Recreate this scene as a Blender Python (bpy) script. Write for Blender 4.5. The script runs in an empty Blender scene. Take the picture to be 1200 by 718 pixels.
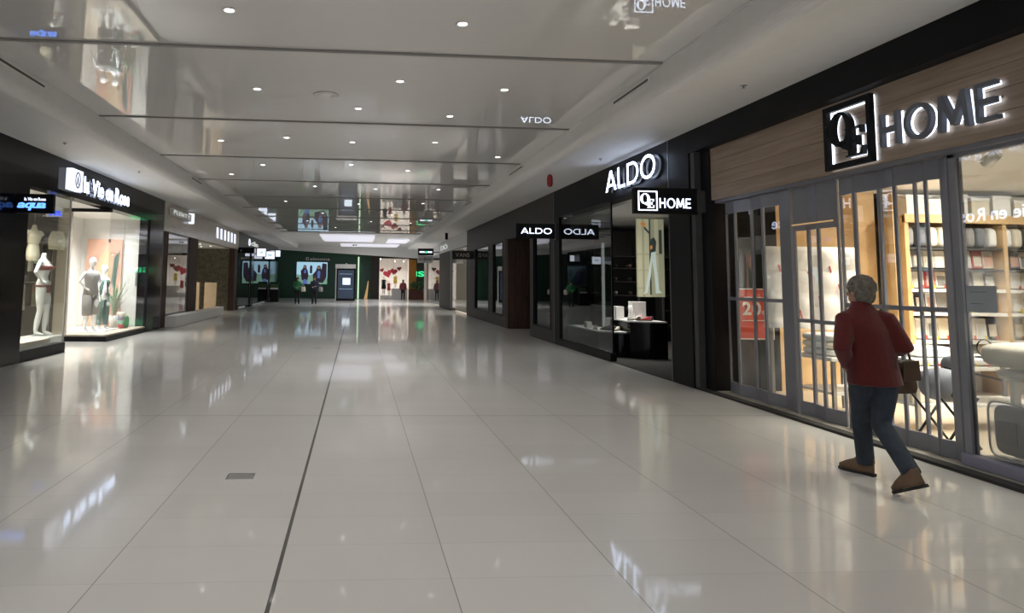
import bpy, math, random
from mathutils import Matrix, Vector
random.seed(7)
C = bpy.context.scene.collection
# ------------------------------------------------------------------ camera
YAW, PITCH, ROLL = .0694, .096, .0137
def cam_matrix():
    cy, sy, cp, sp, cr, sr = math.cos(YAW), math.sin(YAW), math.cos(PITCH), math.sin(PITCH), math.cos(ROLL), math.sin(ROLL)
    fwd = Vector((sy*cp, cy*cp, sp)); right = Vector((cy, -sy, 0)); up = right.cross(fwd)
    r2 = right*cr+up*sr; u2 = -right*sr+up*cr
    m = Matrix((r2, u2, -fwd)).transposed().to_4x4()
    m.translation = (0, 0, 1.55)
    return m
cd = bpy.data.cameras.new('camera'); cam = bpy.data.objects.new('camera', cd); C.objects.link(cam)
cam.matrix_world = cam_matrix()
cd.sensor_width = 36; cd.lens = 24.0
cd.shift_x = (600-475.5)/1200; cd.shift_y = (252-359)/1200
cd.clip_end = 300
bpy.context.scene.camera = cam
# ------------------------------------------------------------------ world, exposure, main lights
vs = bpy.context.scene.view_settings
vs.view_transform = 'Standard'; vs.look = 'None'; vs.gamma = 1; vs.use_curve_mapping = False; vs.exposure = 0.0
w = bpy.data.worlds.new('world'); bpy.context.scene.world = w; w.use_nodes = True
w.node_tree.nodes['Background'].inputs[0].default_value = (.93, .95, 1.0, 1)
w.node_tree.nodes['Background'].inputs[1].default_value = 1.9
HALL_W = 84      # watts of one corridor downlight
SHOP_GAIN = 1.0

def area(name, loc, sx, sy, power, col=(1, .95, .88), rot=(0, 0, 0), spread=1.9):
    l = bpy.data.lights.new(name, 'AREA'); l.shape = 'RECTANGLE'; l.size = sx; l.size_y = sy
    l.energy = power; l.color = col
    if spread: l.spread = spread
    o = bpy.data.objects.new(name, l); o.location = loc; o.rotation_euler = rot; C.objects.link(o)
    return o
def spot(name, loc, power, angle=2.2, col=(1, .95, .88), rot=(0, 0, 0), rad=.06, blend=.8):
    l = bpy.data.lights.new(name, 'SPOT'); l.energy = power; l.spot_size = angle; l.spot_blend = blend
    l.color = col; l.shadow_soft_size = rad
    o = bpy.data.objects.new(name, l); o.location = loc; o.rotation_euler = rot; C.objects.link(o)
    return o
# shop interior lights (fixed to their ceilings), plus an added shoe shelf fill
area('bedding_shop_light', (8.0, 7.3, 2.98), 2.8, 3.6, 370*SHOP_GAIN, (1, .93, .80))
area('bedding_shop_window_light', (6.1, 5.2, 2.98), .8, 1.6, 100*SHOP_GAIN, (1, .93, .82))
area('lingerie_window_light', (-6.75, 18.6, 3.12), 1.1, 2.6, 150*SHOP_GAIN, (1, .99, .97))
area('lingerie_front_window_light', (-6.8, 14.2, 3.12), .9, 1.6, 150*SHOP_GAIN, (1, .97, .9))
area('shoe_shop_window_light', (6.0, 15.0, 3.1), 1.2, 1.4, 45*SHOP_GAIN, (1, .97, .9))
area('shoe_shelf_fill_light', (7.6, 17.0, 3.1), 2.6, 1.6, 22, (1, .97, .9))  # added fill light, only there to brighten the dark shoe shelves
for _x in (8.3, 9.1, 9.9): spot('shelf_wash_light', (_x, 8.1, 2.93), 80, 1.5, (1, .94, .84), (1.12, 0, 0), .05)
area('far_shop_light', (3.0, 60.2, 3.4), 2.8, 1.8, 60, (1, .95, .88))
area('niche_light', (-7.6, 30.5, 2.95), 1.2, 4, 60, (1, .93, .8))
area('clothes_window_light', (5.9, 34.0, 2.9), .9, 4.5, 60, (1, .93, .8))
area('corner_window_light', (5.9, 45.0, 2.9), .9, 4.0, 60, (1, .93, .8))
area('left_clothes_window_light', (-6.8, 23.4, 2.9), .9, 2.4, 22, (1, .95, .88))

# ------------------------------------------------------------------ materials
def new_mat(name):
    m = bpy.data.materials.new(name); m.use_nodes = True
    nt = m.node_tree; return m, nt, nt.nodes['Principled BSDF']
def M_(name, col, rough=.5, metal=0, ior=1.5, var=.06, scale=6, bump=0, bscale=60, stretch=None, spec=.5, trans=0, sheen=0):
    m, nt, b = new_mat(name); N = nt.nodes; L = nt.links
    tc = N.new('ShaderNodeTexCoord'); mp = N.new('ShaderNodeMapping'); L.new(tc.outputs['Object'], mp.inputs[0])
    if stretch: mp.inputs['Scale'].default_value = stretch
    nz = N.new('ShaderNodeTexNoise'); nz.inputs['Scale'].default_value = scale; nz.inputs['Detail'].default_value = 4
    L.new(mp.outputs[0], nz.inputs['Vector'])
    rp = N.new('ShaderNodeValToRGB')
    rp.color_ramp.elements[0].position = .3; rp.color_ramp.elements[1].position = .7
    rp.color_ramp.elements[0].color = [max(0, c*(1-var)) for c in col]+[1]
    rp.color_ramp.elements[1].color = [min(1, c*(1+var)) for c in col]+[1]
    L.new(nz.outputs['Fac'], rp.inputs[0]); L.new(rp.outputs[0], b.inputs['Base Color'])
    b.inputs['Roughness'].default_value = rough; b.inputs['Metallic'].default_value = metal
    b.inputs['IOR'].default_value = ior; b.inputs['Specular IOR Level'].default_value = spec
    b.inputs['Transmission Weight'].default_value = trans
    b.inputs['Sheen Weight'].default_value = sheen
    if bump:
        n2 = N.new('ShaderNodeTexNoise'); n2.inputs['Scale'].default_value = bscale; L.new(tc.outputs['Object'], n2.inputs['Vector'])
        bp = N.new('ShaderNodeBump'); bp.inputs['Strength'].default_value = bump; bp.inputs['Distance'].default_value = .01
        L.new(n2.outputs['Fac'], bp.inputs['Height']); L.new(bp.outputs[0], b.inputs['Normal'])
    return m
def E_(name, col, s):
    m, nt, b = new_mat(name)
    b.inputs['Base Color'].default_value = (*[c*.5 for c in col], 1); b.inputs['Emission Color'].default_value = (*col, 1)
    b.inputs['Emission Strength'].default_value = s; b.inputs['Roughness'].default_value = .4
    return m
def glass(name, tint=(.94, .96, .95), base=.05, gain=.85, rough=0.0):
    m = bpy.data.materials.new(name); m.use_nodes = True; nt = m.node_tree; N = nt.nodes; L = nt.links
    N.clear(); out = N.new('ShaderNodeOutputMaterial'); mx = N.new('ShaderNodeMixShader')
    tr = N.new('ShaderNodeBsdfTransparent'); tr.inputs[0].default_value = (*tint, 1)
    gl = N.new('ShaderNodeBsdfGlossy'); gl.inputs['Roughness'].default_value = rough
    lw = N.new('ShaderNodeLayerWeight'); lw.inputs['Blend'].default_value = .5
    pw = N.new('ShaderNodeMath'); pw.operation = 'POWER'; pw.inputs[1].default_value = 4
    mu = N.new('ShaderNodeMath'); mu.operation = 'MULTIPLY_ADD'; mu.inputs[1].default_value = gain; mu.inputs[2].default_value = base
    L.new(lw.outputs['Facing'], pw.inputs[0]); L.new(pw.outputs[0], mu.inputs[0]); L.new(mu.outputs[0], mx.inputs[0])
    L.new(tr.outputs[0], mx.inputs[1]); L.new(gl.outputs[0], mx.inputs[2]); L.new(mx.outputs[0], out.inputs[0])
    return m
def floor_mat():
    m, nt, b = new_mat('polished_tile'); N = nt.nodes; L = nt.links
    g = N.new('ShaderNodeNewGeometry'); s = N.new('ShaderNodeSeparateXYZ'); L.new(g.outputs['Position'], s.inputs[0])
    def mth(op, a, bb=None, c=None):
        n = N.new('ShaderNodeMath'); n.operation = op
        for i, v in enumerate((a, bb, c)):
            if v is None: continue
            if isinstance(v, (int, float)): n.inputs[i].default_value = v
            else: L.new(v, n.inputs[i])
        return n.outputs[0]
    def line(sock, off, pitch, half):
        u = mth('FRACT', mth('DIVIDE', mth('SUBTRACT', sock, off-pitch*200), pitch))
        d = mth('MINIMUM', u, mth('SUBTRACT', 1.0, u))
        return mth('LESS_THAN', d, half/pitch)
    def one(sock, at, half): return mth('LESS_THAN', mth('ABSOLUTE', mth('SUBTRACT', sock, at)), half)
    lx = line(s.outputs[0], -.39, .914, .0032); ly = line(s.outputs[1], 8.06, .482, .002)
    dx = one(s.outputs[0], -.39, .011); dy = one(s.outputs[1], 8.06, .011)
    # tile tone
    cx = mth('FLOOR', mth('DIVIDE', mth('ADD', s.outputs[0], .39), .914)); cy = mth('FLOOR', mth('DIVIDE', mth('SUBTRACT', s.outputs[1], 8.06), .482))
    cb = N.new('ShaderNodeCombineXYZ'); L.new(cx, cb.inputs[0]); L.new(cy, cb.inputs[1])
    wn = N.new('ShaderNodeTexWhiteNoise'); wn.noise_dimensions = '3D'; L.new(cb.outputs[0], wn.inputs[0])
    nz = N.new('ShaderNodeTexNoise'); nz.inputs['Scale'].default_value = 2.2; nz.inputs['Detail'].default_value = 5; L.new(g.outputs['Position'], nz.inputs['Vector'])
    tone = mth('MULTIPLY_ADD', wn.outputs['Value'], .05, mth('MULTIPLY_ADD', nz.outputs['Fac'], .06, .93))
    def mixc(f, a, bb):
        n = N.new('ShaderNodeMix'); n.data_type = 'RGBA'
        if isinstance(f, float): n.inputs[0].default_value = f
        else: L.new(f, n.inputs[0])
        for i, v in ((6, a), (7, bb)):
            if isinstance(v, tuple): n.inputs[i].default_value = v
            else: L.new(v, n.inputs[i])
        return n.outputs[2]
    vm = N.new('ShaderNodeVectorMath'); vm.operation = 'SCALE'; vm.inputs[0].default_value = (.655, .64, .61); L.new(tone, vm.inputs['Scale'])
    c = mixc(mth('MULTIPLY', ly, .35), vm.outputs[0], (.2, .18, .15, 1)); c = mixc(mth('MULTIPLY', lx, .75), c, (.16, .14, .12, 1))
    c = mixc(mth('MAXIMUM', dx, mth('MULTIPLY', dy, .6)), c, (.06, .055, .05, 1))
    L.new(c, b.inputs['Base Color'])
    b.inputs['Roughness'].default_value = .3; b.inputs['IOR'].default_value = 1.4
    b.inputs['Coat Weight'].default_value = .65; b.inputs['Coat IOR'].default_value = 1.42
    n3 = N.new('ShaderNodeTexNoise'); n3.inputs['Scale'].default_value = 1.3; L.new(g.outputs['Position'], n3.inputs['Vector'])
    L.new(mth('MULTIPLY_ADD', n3.outputs['Fac'], .03, .04), b.inputs['Coat Roughness'])
    return m
def wood(name, c0, c1, scale=(1, 1, 8), plank=None, rough=.45):
    m, nt, b = new_mat(name); N = nt.nodes; L = nt.links
    tc = N.new('ShaderNodeTexCoord'); mp = N.new('ShaderNodeMapping'); mp.inputs['Scale'].default_value = scale
    L.new(tc.outputs['Object'], mp.inputs[0])
    nz = N.new('ShaderNodeTexNoise'); nz.inputs['Scale'].default_value = 3; nz.inputs['Detail'].default_value = 6; nz.inputs['Distortion'].default_value = .6
    L.new(mp.outputs[0], nz.inputs['Vector']); rp = N.new('ShaderNodeValToRGB')
    rp.color_ramp.elements[0].position = .35; rp.color_ramp.elements[1].position = .65
    rp.color_ramp.elements[0].color = (*c0, 1); rp.color_ramp.elements[1].color = (*c1, 1)
    L.new(nz.outputs['Fac'], rp.inputs[0]); L.new(rp.outputs[0], b.inputs['Base Color']); b.inputs['Roughness'].default_value = rough
    return m

MT = dict(
 floor=floor_mat(),
 gloss_ceiling=M_('stretched_gloss_ceiling', (.72, .71, .70), .012, ior=1.75, var=.01),
 plaster=M_('soffit_plaster', (.72, .71, .70), .6, var=.02),
 plaster_w=M_('white_plaster', (.8, .78, .75), .7, var=.02),
 bar=M_('ceiling_joint_metal', (.24, .23, .22), .45, var=.03),
 black_gloss=M_('black_gloss_cladding', (.006, .006, .008), .10, ior=1.22, var=.2, scale=2),
 black=M_('black_satin_panel', (.006, .006, .007), .45, ior=1.25, var=.15),
 black_matte=M_('black_matte', (.012, .012, .013), .7, var=.2),
 dgrey=M_('dark_grey_panel', (.05, .05, .052), .4, var=.1),
 seam=M_('grey_metal_seam', (.16, .16, .165), .35, metal=.5),
 taupe=M_('taupe_cladding', (.045, .038, .034), .45, ior=1.3, var=.08),
 gate=M_('grey_aluminium_gate', (.20, .205, .235), .42, metal=.15, var=.04),
 lilac=M_('lilac_grey_sill', (.25, .245, .33), .35, var=.03),
 carpet=M_('dark_threshold_mat', (.03, .027, .025), .9, var=.2, bump=.3),
 threshold=M_('stone_threshold', (.35, .32, .27), .5, var=.2, scale=12),
 wood_fascia=wood('oak_plank_fascia', (.26, .19, .135), (.36, .27, .2), (1, .35, 9)),
 wood_panel=wood('tan_wood_panel', (.55, .36, .17), (.66, .45, .24), (1, 1, 1.2)),
 brown=wood('dark_brown_wood', (.045, .024, .018), (.085, .042, .028), (6, 6, .5), rough=.65),
 shop_floor=M_('shop_floor', (.45, .37, .28), .35, var=.08),
 white=M_('white_lacquer', (.82, .81, .79), .35, var=.02),
 white_matte=M_('white_board', (.85, .83, .8), .7, var=.02),
 cream=M_('cream_fabric', (.78, .72, .6), .9, var=.06, bump=.3),
 duvet=M_('white_quilt', (.82, .80, .78), .85, var=.04, bump=.5, bscale=14),
 mannequin=M_('white_mannequin_gloss', (.80, .79, .80), .3, var=.02),
 mannequin_c=M_('cream_bust_form', (.85, .78, .6), .4, var=.02),
 redbra=M_('dark_red_lace', (.17, .03, .035), .8, var=.3, scale=80),
 grey_knit=M_('grey_knit', (.28, .27, .27), .9, var=.1, scale=40, bump=.4),
 teal_cloth=M_('dark_green_cloth', (.10, .17, .15), .85, var=.1, bump=.2),
 coral=M_('coral_red', (.55, .07, .08), .6, var=.1),
 red_card=M_('red_card', (.62, .07, .04), .5, var=.03),
 yellow=M_('yellow_card', (.8, .62, .08), .5),
 red_jacket=M_('red_fleece', (.085, .006, .005), .95, var=.12, scale=30, bump=.3, bscale=160, sheen=.15),
 jeans=M_('blue_denim', (.028, .037, .052), .9, var=.25, scale=14, bump=.3, bscale=220),
 hair_grey=M_('grey_hair', (.14, .125, .10), .8, var=.35, scale=30, bump=.7, bscale=90),
 hair_dark=M_('dark_hair', (.03, .02, .015), .7, var=.3),
 skin=M_('skin', (.42, .23, .16), .5, var=.05),
 shoe=M_('tan_suede', (.14, .085, .048), .8, var=.15, bump=.2),
 sole=M_('black_rubber', (.015, .014, .013), .7),
 leather=M_('brown_leather', (.06, .032, .02), .5, var=.2),
 black_cloth=M_('black_cloth', (.015, .015, .018), .9),
 navy=M_('navy_cloth', (.03, .035, .06), .9),
 green_cloth=M_('green_cloth', (.03, .20, .08), .9),
 skin2=M_('skin_light', (.5, .3, .22), .5),
 green_wall=M_('deep_green_wall', (.014, .065, .036), .45, var=.05),
 grey_letter=M_('grey_metal_letter', (.7, .68, .66), .4),
 bedgrey=M_('grey_upholstery', (.15, .16, .19), .8, var=.08),
 steel=M_('steel', (.35, .35, .36), .3, metal=.8),
 chrome=M_('chrome', (.6, .6, .6), .15, metal=1),
 terracotta=M_('red_brown_planter', (.12, .045, .03), .6),
 leaf=M_('leaf_green', (.07, .16, .06), .6, var=.2),
 leaf2=M_('pale_leaf', (.35, .45, .33), .6, var=.2),
 peach=M_('peach_print', (.72, .42, .32), .6, var=.18, scale=2.2),
 stone=M_('pale_stone_fascia', (.58, .53, .46), .18, var=.06, scale=3),
 olive=M_('olive_patterned_wall', (.20, .185, .13), .5, var=.35, scale=7),
 beige=M_('beige_wall', (.52, .45, .36), .6, var=.04),
 tanboard=M_('beige_board', (.62, .47, .31), .6, var=.04),
 orange=M_('orange_column', (.6, .25, .03), .5, var=.15),
 alarm_red=M_('alarm_red', (.30, .01, .015), .35),
 notice=M_('grey_notice', (.30, .33, .36), .5),
 clear=glass('clear_plastic', (.9, .92, .94), .08, .5, .1),
 glass=glass('shop_glass', (.93, .95, .945), .045, .8),
 glass_r=glass('reflective_shop_glass', (.62, .64, .64), .10, .85),
 glass_dark=glass('dark_tinted_glass', (.35, .37, .37), .12, .85),
 glass_edge=M_('green_glass_edge', (.3, .45, .4), .2),
 paper_green=M_('pale_green_plastic', (.3, .55, .4), .5),
)
ME = dict(
 white=E_('lit_white', (.62, .74, 1.0), 6.5),
 white3=E_('lit_blade_lettering', (.74, .82, 1.0), 3.2),
 white2=E_('lit_white_small', (.82, .87, 1.0), 1.25),
 halo=E_('halo_led', (.75, .85, 1.0), 3.0),
 blue=E_('lit_blue', (.10, .28, 1.0), 2.6),
 deepblue=E_('lit_deep_blue', (.03, .10, 1.0), 1.6),
 lamp=E_('lamp_disc', (1, .97, .92), 7),
 panel=E_('ceiling_light_panel', (.80, .80, .90), .75),
 green=E_('lit_green', (.05, 1.0, .35), 1.3),
 greenstrip=E_('lit_pale_green', (.62, .85, .58), 1.0),
 screen=E_('screen_blue', (.06, .09, .15), .25),
 screen_w=E_('screen_white', (.80, .92, 1.0), 1.2),
 sky=E_('screen_sky', (.42, .68, .85), .8),
 grass=E_('screen_grass', (.25, .48, .36), .6),
 scrdark=E_('screen_dark', (.03, .02, .04), .5),
 scrblue=E_('screen_navy', (.12, .20, .55), .6),
 scrskin=E_('screen_skin', (.5, .25, .2), .5),
 poster=E_('backlit_poster', (.42, .42, .28), .42),
 poster_d=E_('backlit_poster_dark', (.05, .07, .065), .4),
 poster_l=E_('backlit_poster_jeans', (.62, .72, .66), .5),
 poster_o=E_('backlit_poster_orange', (.7, .28, .08), .5),
 poster_s=E_('backlit_poster_column', (.56, .54, .36), .45),
 led=E_('lit_shelf_edge', (.9, .95, .9), .55),
 hearts=E_('lit_heart', (.75, .06, .10), .35),
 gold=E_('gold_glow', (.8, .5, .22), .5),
)
# ------------------------------------------------------------------ mesh helpers
class MB:
    def __init__(s): s.v = []; s.f = []; s.sm = []
    def add(s, vs, fs, sm=False):
        n = len(s.v); s.v += [Vector(v) for v in vs]; s.f += [tuple(n+i for i in f) for f in fs]; s.sm += [sm]*len(fs); return s
    def box(s, x0, x1, y0, y1, z0, z1, m=None):
        x0, x1 = min(x0, x1), max(x0, x1); y0, y1 = min(y0, y1), max(y0, y1); z0, z1 = min(z0, z1), max(z0, z1)
        vs = [Vector((x, y, z)) for z in (z0, z1) for y in (y0, y1) for x in (x0, x1)]
        if m: vs = [m @ v for v in vs]
        return s.add(vs, [(0, 2, 3, 1), (4, 5, 7, 6), (0, 1, 5, 4), (2, 6, 7, 3), (0, 4, 6, 2), (1, 3, 7, 5)])
    def prism(s, pts, a, b, m=None):           # polygon in local xy, from z=a to z=b
        n = len(pts); ar = sum(pts[i][0]*pts[(i+1) % n][1]-pts[(i+1) % n][0]*pts[i][1] for i in range(n))
        if ar < 0: pts = pts[::-1]
        a, b = min(a, b), max(a, b)
        vs = [Vector((p[0], p[1], a)) for p in pts]+[Vector((p[0], p[1], b)) for p in pts]
        if m: vs = [m @ v for v in vs]
        return s.add(vs, [tuple(range(n-1, -1, -1)), tuple(range(n, 2*n))]+[(i, (i+1) % n, n+(i+1) % n, n+i) for i in range(n)])
    def ring(s, po, pi, a, b, m=None):         # frame between outer and inner outlines of equal count
        n = len(po)
        vs = [Vector((*p, z)) for z in (a, b) for p in po]+[Vector((*p, z)) for z in (a, b) for p in pi]
        if m: vs = [m @ v for v in vs]
        fs = []
        for i in range(n):
            j = (i+1) % n
            fs += [(i, j, n+j, n+i), (2*n+j, 2*n+i, 3*n+i, 3*n+j), (n+i, n+j, 3*n+j, 3*n+i), (j, i, 2*n+i, 2*n+j)]
        return s.add(vs, fs)
    def tube(s, pts, rad, n=12, flat=1.0):
        pts = [Vector(p) for p in pts]
        if isinstance(rad, (int, float)): rad = [rad]*len(pts)
        rings = []; prev = None
        for i, p in enumerate(pts):
            t = (pts[min(i+1, len(pts)-1)]-pts[max(i-1, 0)]).normalized()
            if prev is None: a = t.cross(Vector((0, 0, 1)) if abs(t.z) < .9 else Vector((0, 1, 0))).normalized()
            else: a = (prev-t*prev.dot(t)).normalized()
            prev = a; b = t.cross(a)
            rings.append([p+(a*math.cos(2*math.pi*k/n)+b*math.sin(2*math.pi*k/n)*flat)*rad[i] for k in range(n)])
        vs = [v for r in rings for v in r]; fs = []
        for i in range(len(pts)-1):
            for k in range(n): fs.append((i*n+k, i*n+(k+1) % n, (i+1)*n+(k+1) % n, (i+1)*n+k))
        fs += [tuple(range(n-1, -1, -1)), tuple(range((len(pts)-1)*n, len(pts)*n))]
        return s.add(vs, fs, True)
    def lathe(s, prof, c=(0, 0, 0), n=20):
        vs = [Vector((c[0]+r*math.cos(2*math.pi*k/n), c[1]+r*math.sin(2*math.pi*k/n), c[2]+z)) for r, z in prof for k in range(n)]
        fs = [(i*n+k, i*n+(k+1) % n, (i+1)*n+(k+1) % n, (i+1)*n+k) for i in range(len(prof)-1) for k in range(n)]
        fs += [tuple(range(n-1, -1, -1)), tuple(range((len(prof)-1)*n, len(prof)*n))]
        return s.add(vs, fs, True)
    def ell(s, c, r, n=14, rot=0, p=1.0, m=None):
        vs = []; h = n//2+1; cr, sr = math.cos(rot), math.sin(rot)
        def sp(v): return math.copysign(abs(v)**p, v)
        for i in range(h+1):
            th = math.pi*i/h
            for k in range(n):
                ph = 2*math.pi*k/n
                x = sp(math.sin(th))*sp(math.cos(ph))*r[0]; y = sp(math.sin(th))*sp(math.sin(ph))*r[1]; z = -sp(math.cos(th))*r[2]
                q = Vector((x*cr-y*sr, x*sr+y*cr, z))
                if m: q = m @ q
                vs.append(q+Vector(c))
        fs = [(i*n+k, i*n+(k+1) % n, (i+1)*n+(k+1) % n, (i+1)*n+k) for i in range(h) for k in range(n)]
        return s.add(vs, fs, True)
    def loft(s, rings, n=20, rot=0):           # rings: (x,y,z,rx,ry) horizontal ellipses turned by rot
        cr, sr = math.cos(rot), math.sin(rot); vs = []
        for (x, y, z, rx, ry) in rings:
            for k in range(n):
                a = 2*math.pi*k/n; u = rx*math.cos(a); v = ry*math.sin(a); vs.append(Vector((x+u*cr-v*sr, y+u*sr+v*cr, z)))
        fs = [(i*n+k, i*n+(k+1) % n, (i+1)*n+(k+1) % n, (i+1)*n+k) for i in range(len(rings)-1) for k in range(n)]
        fs += [tuple(range(n-1, -1, -1)), tuple(range((len(rings)-1)*n, len(rings)*n))]
        return s.add(vs, fs, True)
    def bounds(s):
        return [min(v[i] for v in s.v) for i in range(3)], [max(v[i] for v in s.v) for i in range(3)]
    def xf(s, m): s.v = [m @ v for v in s.v]; return s
def mk(name, mb, mat, origin):
    me = bpy.data.meshes.new(name); o = Vector(origin)
    me.from_pydata([tuple(v-o) for v in mb.v], [], mb.f); me.materials.append(mat)
    me.polygons.foreach_set('use_smooth', mb.sm); me.update()
    ob = bpy.data.objects.new(name, me); C.objects.link(ob); return ob
def mods(o, bev=0, remesh=0, smooth=0, sub=0, dec=0):
    if remesh:
        m = o.modifiers.new('r', 'REMESH'); m.mode = 'VOXEL'; m.voxel_size = remesh; m.use_smooth_shade = True
    if smooth:
        m = o.modifiers.new('s', 'SMOOTH'); m.iterations = smooth; m.factor = .5
    if bev:
        m = o.modifiers.new('b', 'BEVEL'); m.width = bev; m.segments = 2; m.limit_method = 'ANGLE'
    if sub:
        m = o.modifiers.new('u', 'SUBSURF'); m.levels = sub; m.render_levels = sub
def wloc(o):
    v = Vector(o.location)
    while o.parent: o = o.parent; v += Vector(o.location)
    return v
def part(name, mb, mat, parent, label=None, **k):
    o = mk(name, mb, mat, wloc(parent)); o.parent = parent; mods(o, **k)
    if label: o['label'] = label
    return o
def thing(name, label, cat, loc, group=None):
    o = bpy.data.objects.new(name, None); C.objects.link(o); o.location = loc; o.empty_display_size = .1
    o['label'] = label; o['category'] = cat
    if group: o['group'] = group
    return o
def solo(name, mb, mat, label, cat, group=None, **k):
    a, b = mb.bounds(); org = ((a[0]+b[0])/2, (a[1]+b[1])/2, a[2])
    o = mk(name, mb, mat, org); o.location = org; mods(o, **k); o['label'] = label; o['category'] = cat
    if group: o['group'] = group
    return o
def struct(name, mb, mat, parent=None, **k):
    if parent: return part(name, mb, mat, parent, **k)
    a, b = mb.bounds(); org = ((a[0]+b[0])/2, (a[1]+b[1])/2, a[2])
    o = mk(name, mb, mat, org); o.location = org; mods(o, **k); o['kind'] = 'structure'; return o
def dup(root, delta, label=None):
    def rec(o, par):
        c = o.copy(); C.objects.link(c); c.parent = par
        for ch in list(o.children): rec(ch, c)
        return c
    r = rec(root, None); r.location = Vector(root.location)+Vector(delta)
    if label: r['label'] = label
    return r
ORD = ['first', 'second', 'third', 'fourth', 'fifth', 'sixth', 'seventh', 'eighth', 'ninth', 'tenth', 'eleventh', 'twelfth']
def frame(origin, right):                      # matrix: x along right, y up, z out of the wall
    r = Vector(right).normalized(); u = Vector((0, 0, 1)); n = r.cross(u)
    m = Matrix((r, u, n)).transposed().to_4x4(); m.translation = origin; return m
RW, LW, FW = (0, -1, 0), (0, 1, 0), (1, 0, 0)  # right wall, left wall, facing the camera
# ------------------------------------------------------------------ glyphs from Blender's own font
def glyphs(chars, off):
    obs = []
    for ch in chars:
        cu = bpy.data.curves.new('g', 'FONT'); cu.body = ch; cu.size = 1; cu.extrude = .5; cu.offset = off; cu.resolution_u = 4
        o = bpy.data.objects.new('g', cu); C.objects.link(o); obs.append((ch, o))
    dg = bpy.context.evaluated_depsgraph_get(); dg.update(); res = {}
    for ch, o in obs:
        me = bpy.data.meshes.new_from_object(o.evaluated_get(dg))
        res[ch] = ([v.co.copy() for v in me.vertices], [tuple(p.vertices) for p in me.polygons])
        cu = o.data; bpy.data.objects.remove(o); bpy.data.meshes.remove(me); bpy.data.curves.remove(cu)
    return res
CH = 'ABCDEFGHIJKLMNOPQRSTUVWXYZabcdefghijklmnopqrstuvwxyz0123456789%/'
G0 = glyphs(sorted(set(CH)), 0.0); G1 = glyphs(sorted(set(CH)), 0.014); G2 = glyphs(sorted(set(CH)), 0.03)
def lay(text, G, gap=.08, space=.3):           # list of (char, verts, faces) with running x; cap height .729-ish
    x = 0; out = []
    for ch in text:
        if ch == ' ': x += space; continue
        v, f = G[ch]; a = min(p.x for p in v); b = max(p.x for p in v)
        out.append((ch, [Vector((p.x-a+x, p.y, p.z)) for p in v], f)); x += b-a+gap
    return out, x-gap
def cap(G): return max(p.y for p in G['H'][0] if True) if 'H' in G else .7
def write(text, m, width, height, d0, d1, mat, parent, G=None, gap=.08, name='letter', single=False, shear=0, space=.3):
    """letters as separate parts, fitted to width x cap height, from depth d0 to d1 in front of m"""
    G = G or G0; L, wid = lay(text, G, gap, space); sx = width/wid; sy = height/cap(G); acc = MB(); obs = []
    for ch, v, f in L:
        vs = [m @ Vector((p.x*sx+shear*p.y*sy, p.y*sy, d0+(p.z+.5)*(d1-d0))) for p in v]
        if single: acc.add(vs, f)
        else: obs.append(part(name, MB().add(vs, f), mat, parent))
    if single: obs.append(part(name, acc, mat, parent))
    return obs
def arc(cx, cy, rx, ry, a0, a1, n=28): return [(cx+rx*math.cos(a0+(a1-a0)*i/n), cy+ry*math.sin(a0+(a1-a0)*i/n)) for i in range(n+1)]
def geo(ch):                                   # wide geometric capitals, polygons in a 1-high box; returns (draw(mb,m,a,b), width)
    t = .12
    if ch == 'A': return [[(0, 0), (.42, 1), (.58, 1), (1.0, 0), (.84, 0), (.5, .82), (.16, 0)], [(.2, .22), (.8, .22), (.75, .34), (.25, .34)]], [], .99
    if ch == 'L': return [[(0, 0), (0, 1), (t, 1), (t, t), (.62, t), (.62, 0)]], [], .62
    if ch == 'D':
        o = [(0, 0), (0, 1)]+arc(.42, .5, .5, .5, math.pi/2, -math.pi/2, 24); i = [(t, t), (t, 1-t)]+arc(.42, .5, .5-t, .5-t, math.pi/2, -math.pi/2, 24)
        return [], [(o, i)], .92
    if ch == 'O': return [], [(arc(.54, .5, .54, .52, 0, 2*math.pi*47/48, 47), arc(.54, .5, .54-t, .52-t, 0, 2*math.pi*47/48, 47))], 1.08
    if ch == 'H': return [[(0, 0), (0, 1), (t, 1), (t, .58), (.66, .58), (.66, 1), (.66+t, 1), (.66+t, 0), (.66, 0), (.66, .42), (t, .42), (t, 0)]], [], .83
    if ch == 'M': return [[(0, 0), (.08, 1), (.24, 1), (.55, .36), (.86, 1), (1.02, 1), (1.1, 0), (.94, 0), (.88, .66), (.62, .12), (.48, .12), (.22, .66), (.16, 0)]], [], 1.1
    if ch == 'E': return [[(0, 0), (0, 1), (.66, 1), (.66, 1-t*.9), (t, 1-t*.9), (t, .58), (.6, .58), (.6, .43), (t, .43), (t, t*.9), (.68, t*.9), (.68, 0)]], [], .68
def geo_write(text, m, width, height, d0, d1, mat, parent, gap=.16, fat=0, name='letter'):
    tot = sum(geo(c)[2] for c in text)+gap*(len(text)-1); sx = width/tot; x = 0
    for c in text:
        polys, rings, wd = geo(c); mb = MB(); T = lambda p: ((p[0]+x)*sx, p[1]*height)
        for p in polys: mb.prism([T(q) for q in p], d0, d1, m)
        for o, i in rings: mb.ring([T(q) for q in o], [T(q) for q in i], d0, d1, m)
        if fat:
            a, b = mb.bounds()
        part(name, mb, mat, parent); x += wd+gap
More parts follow.
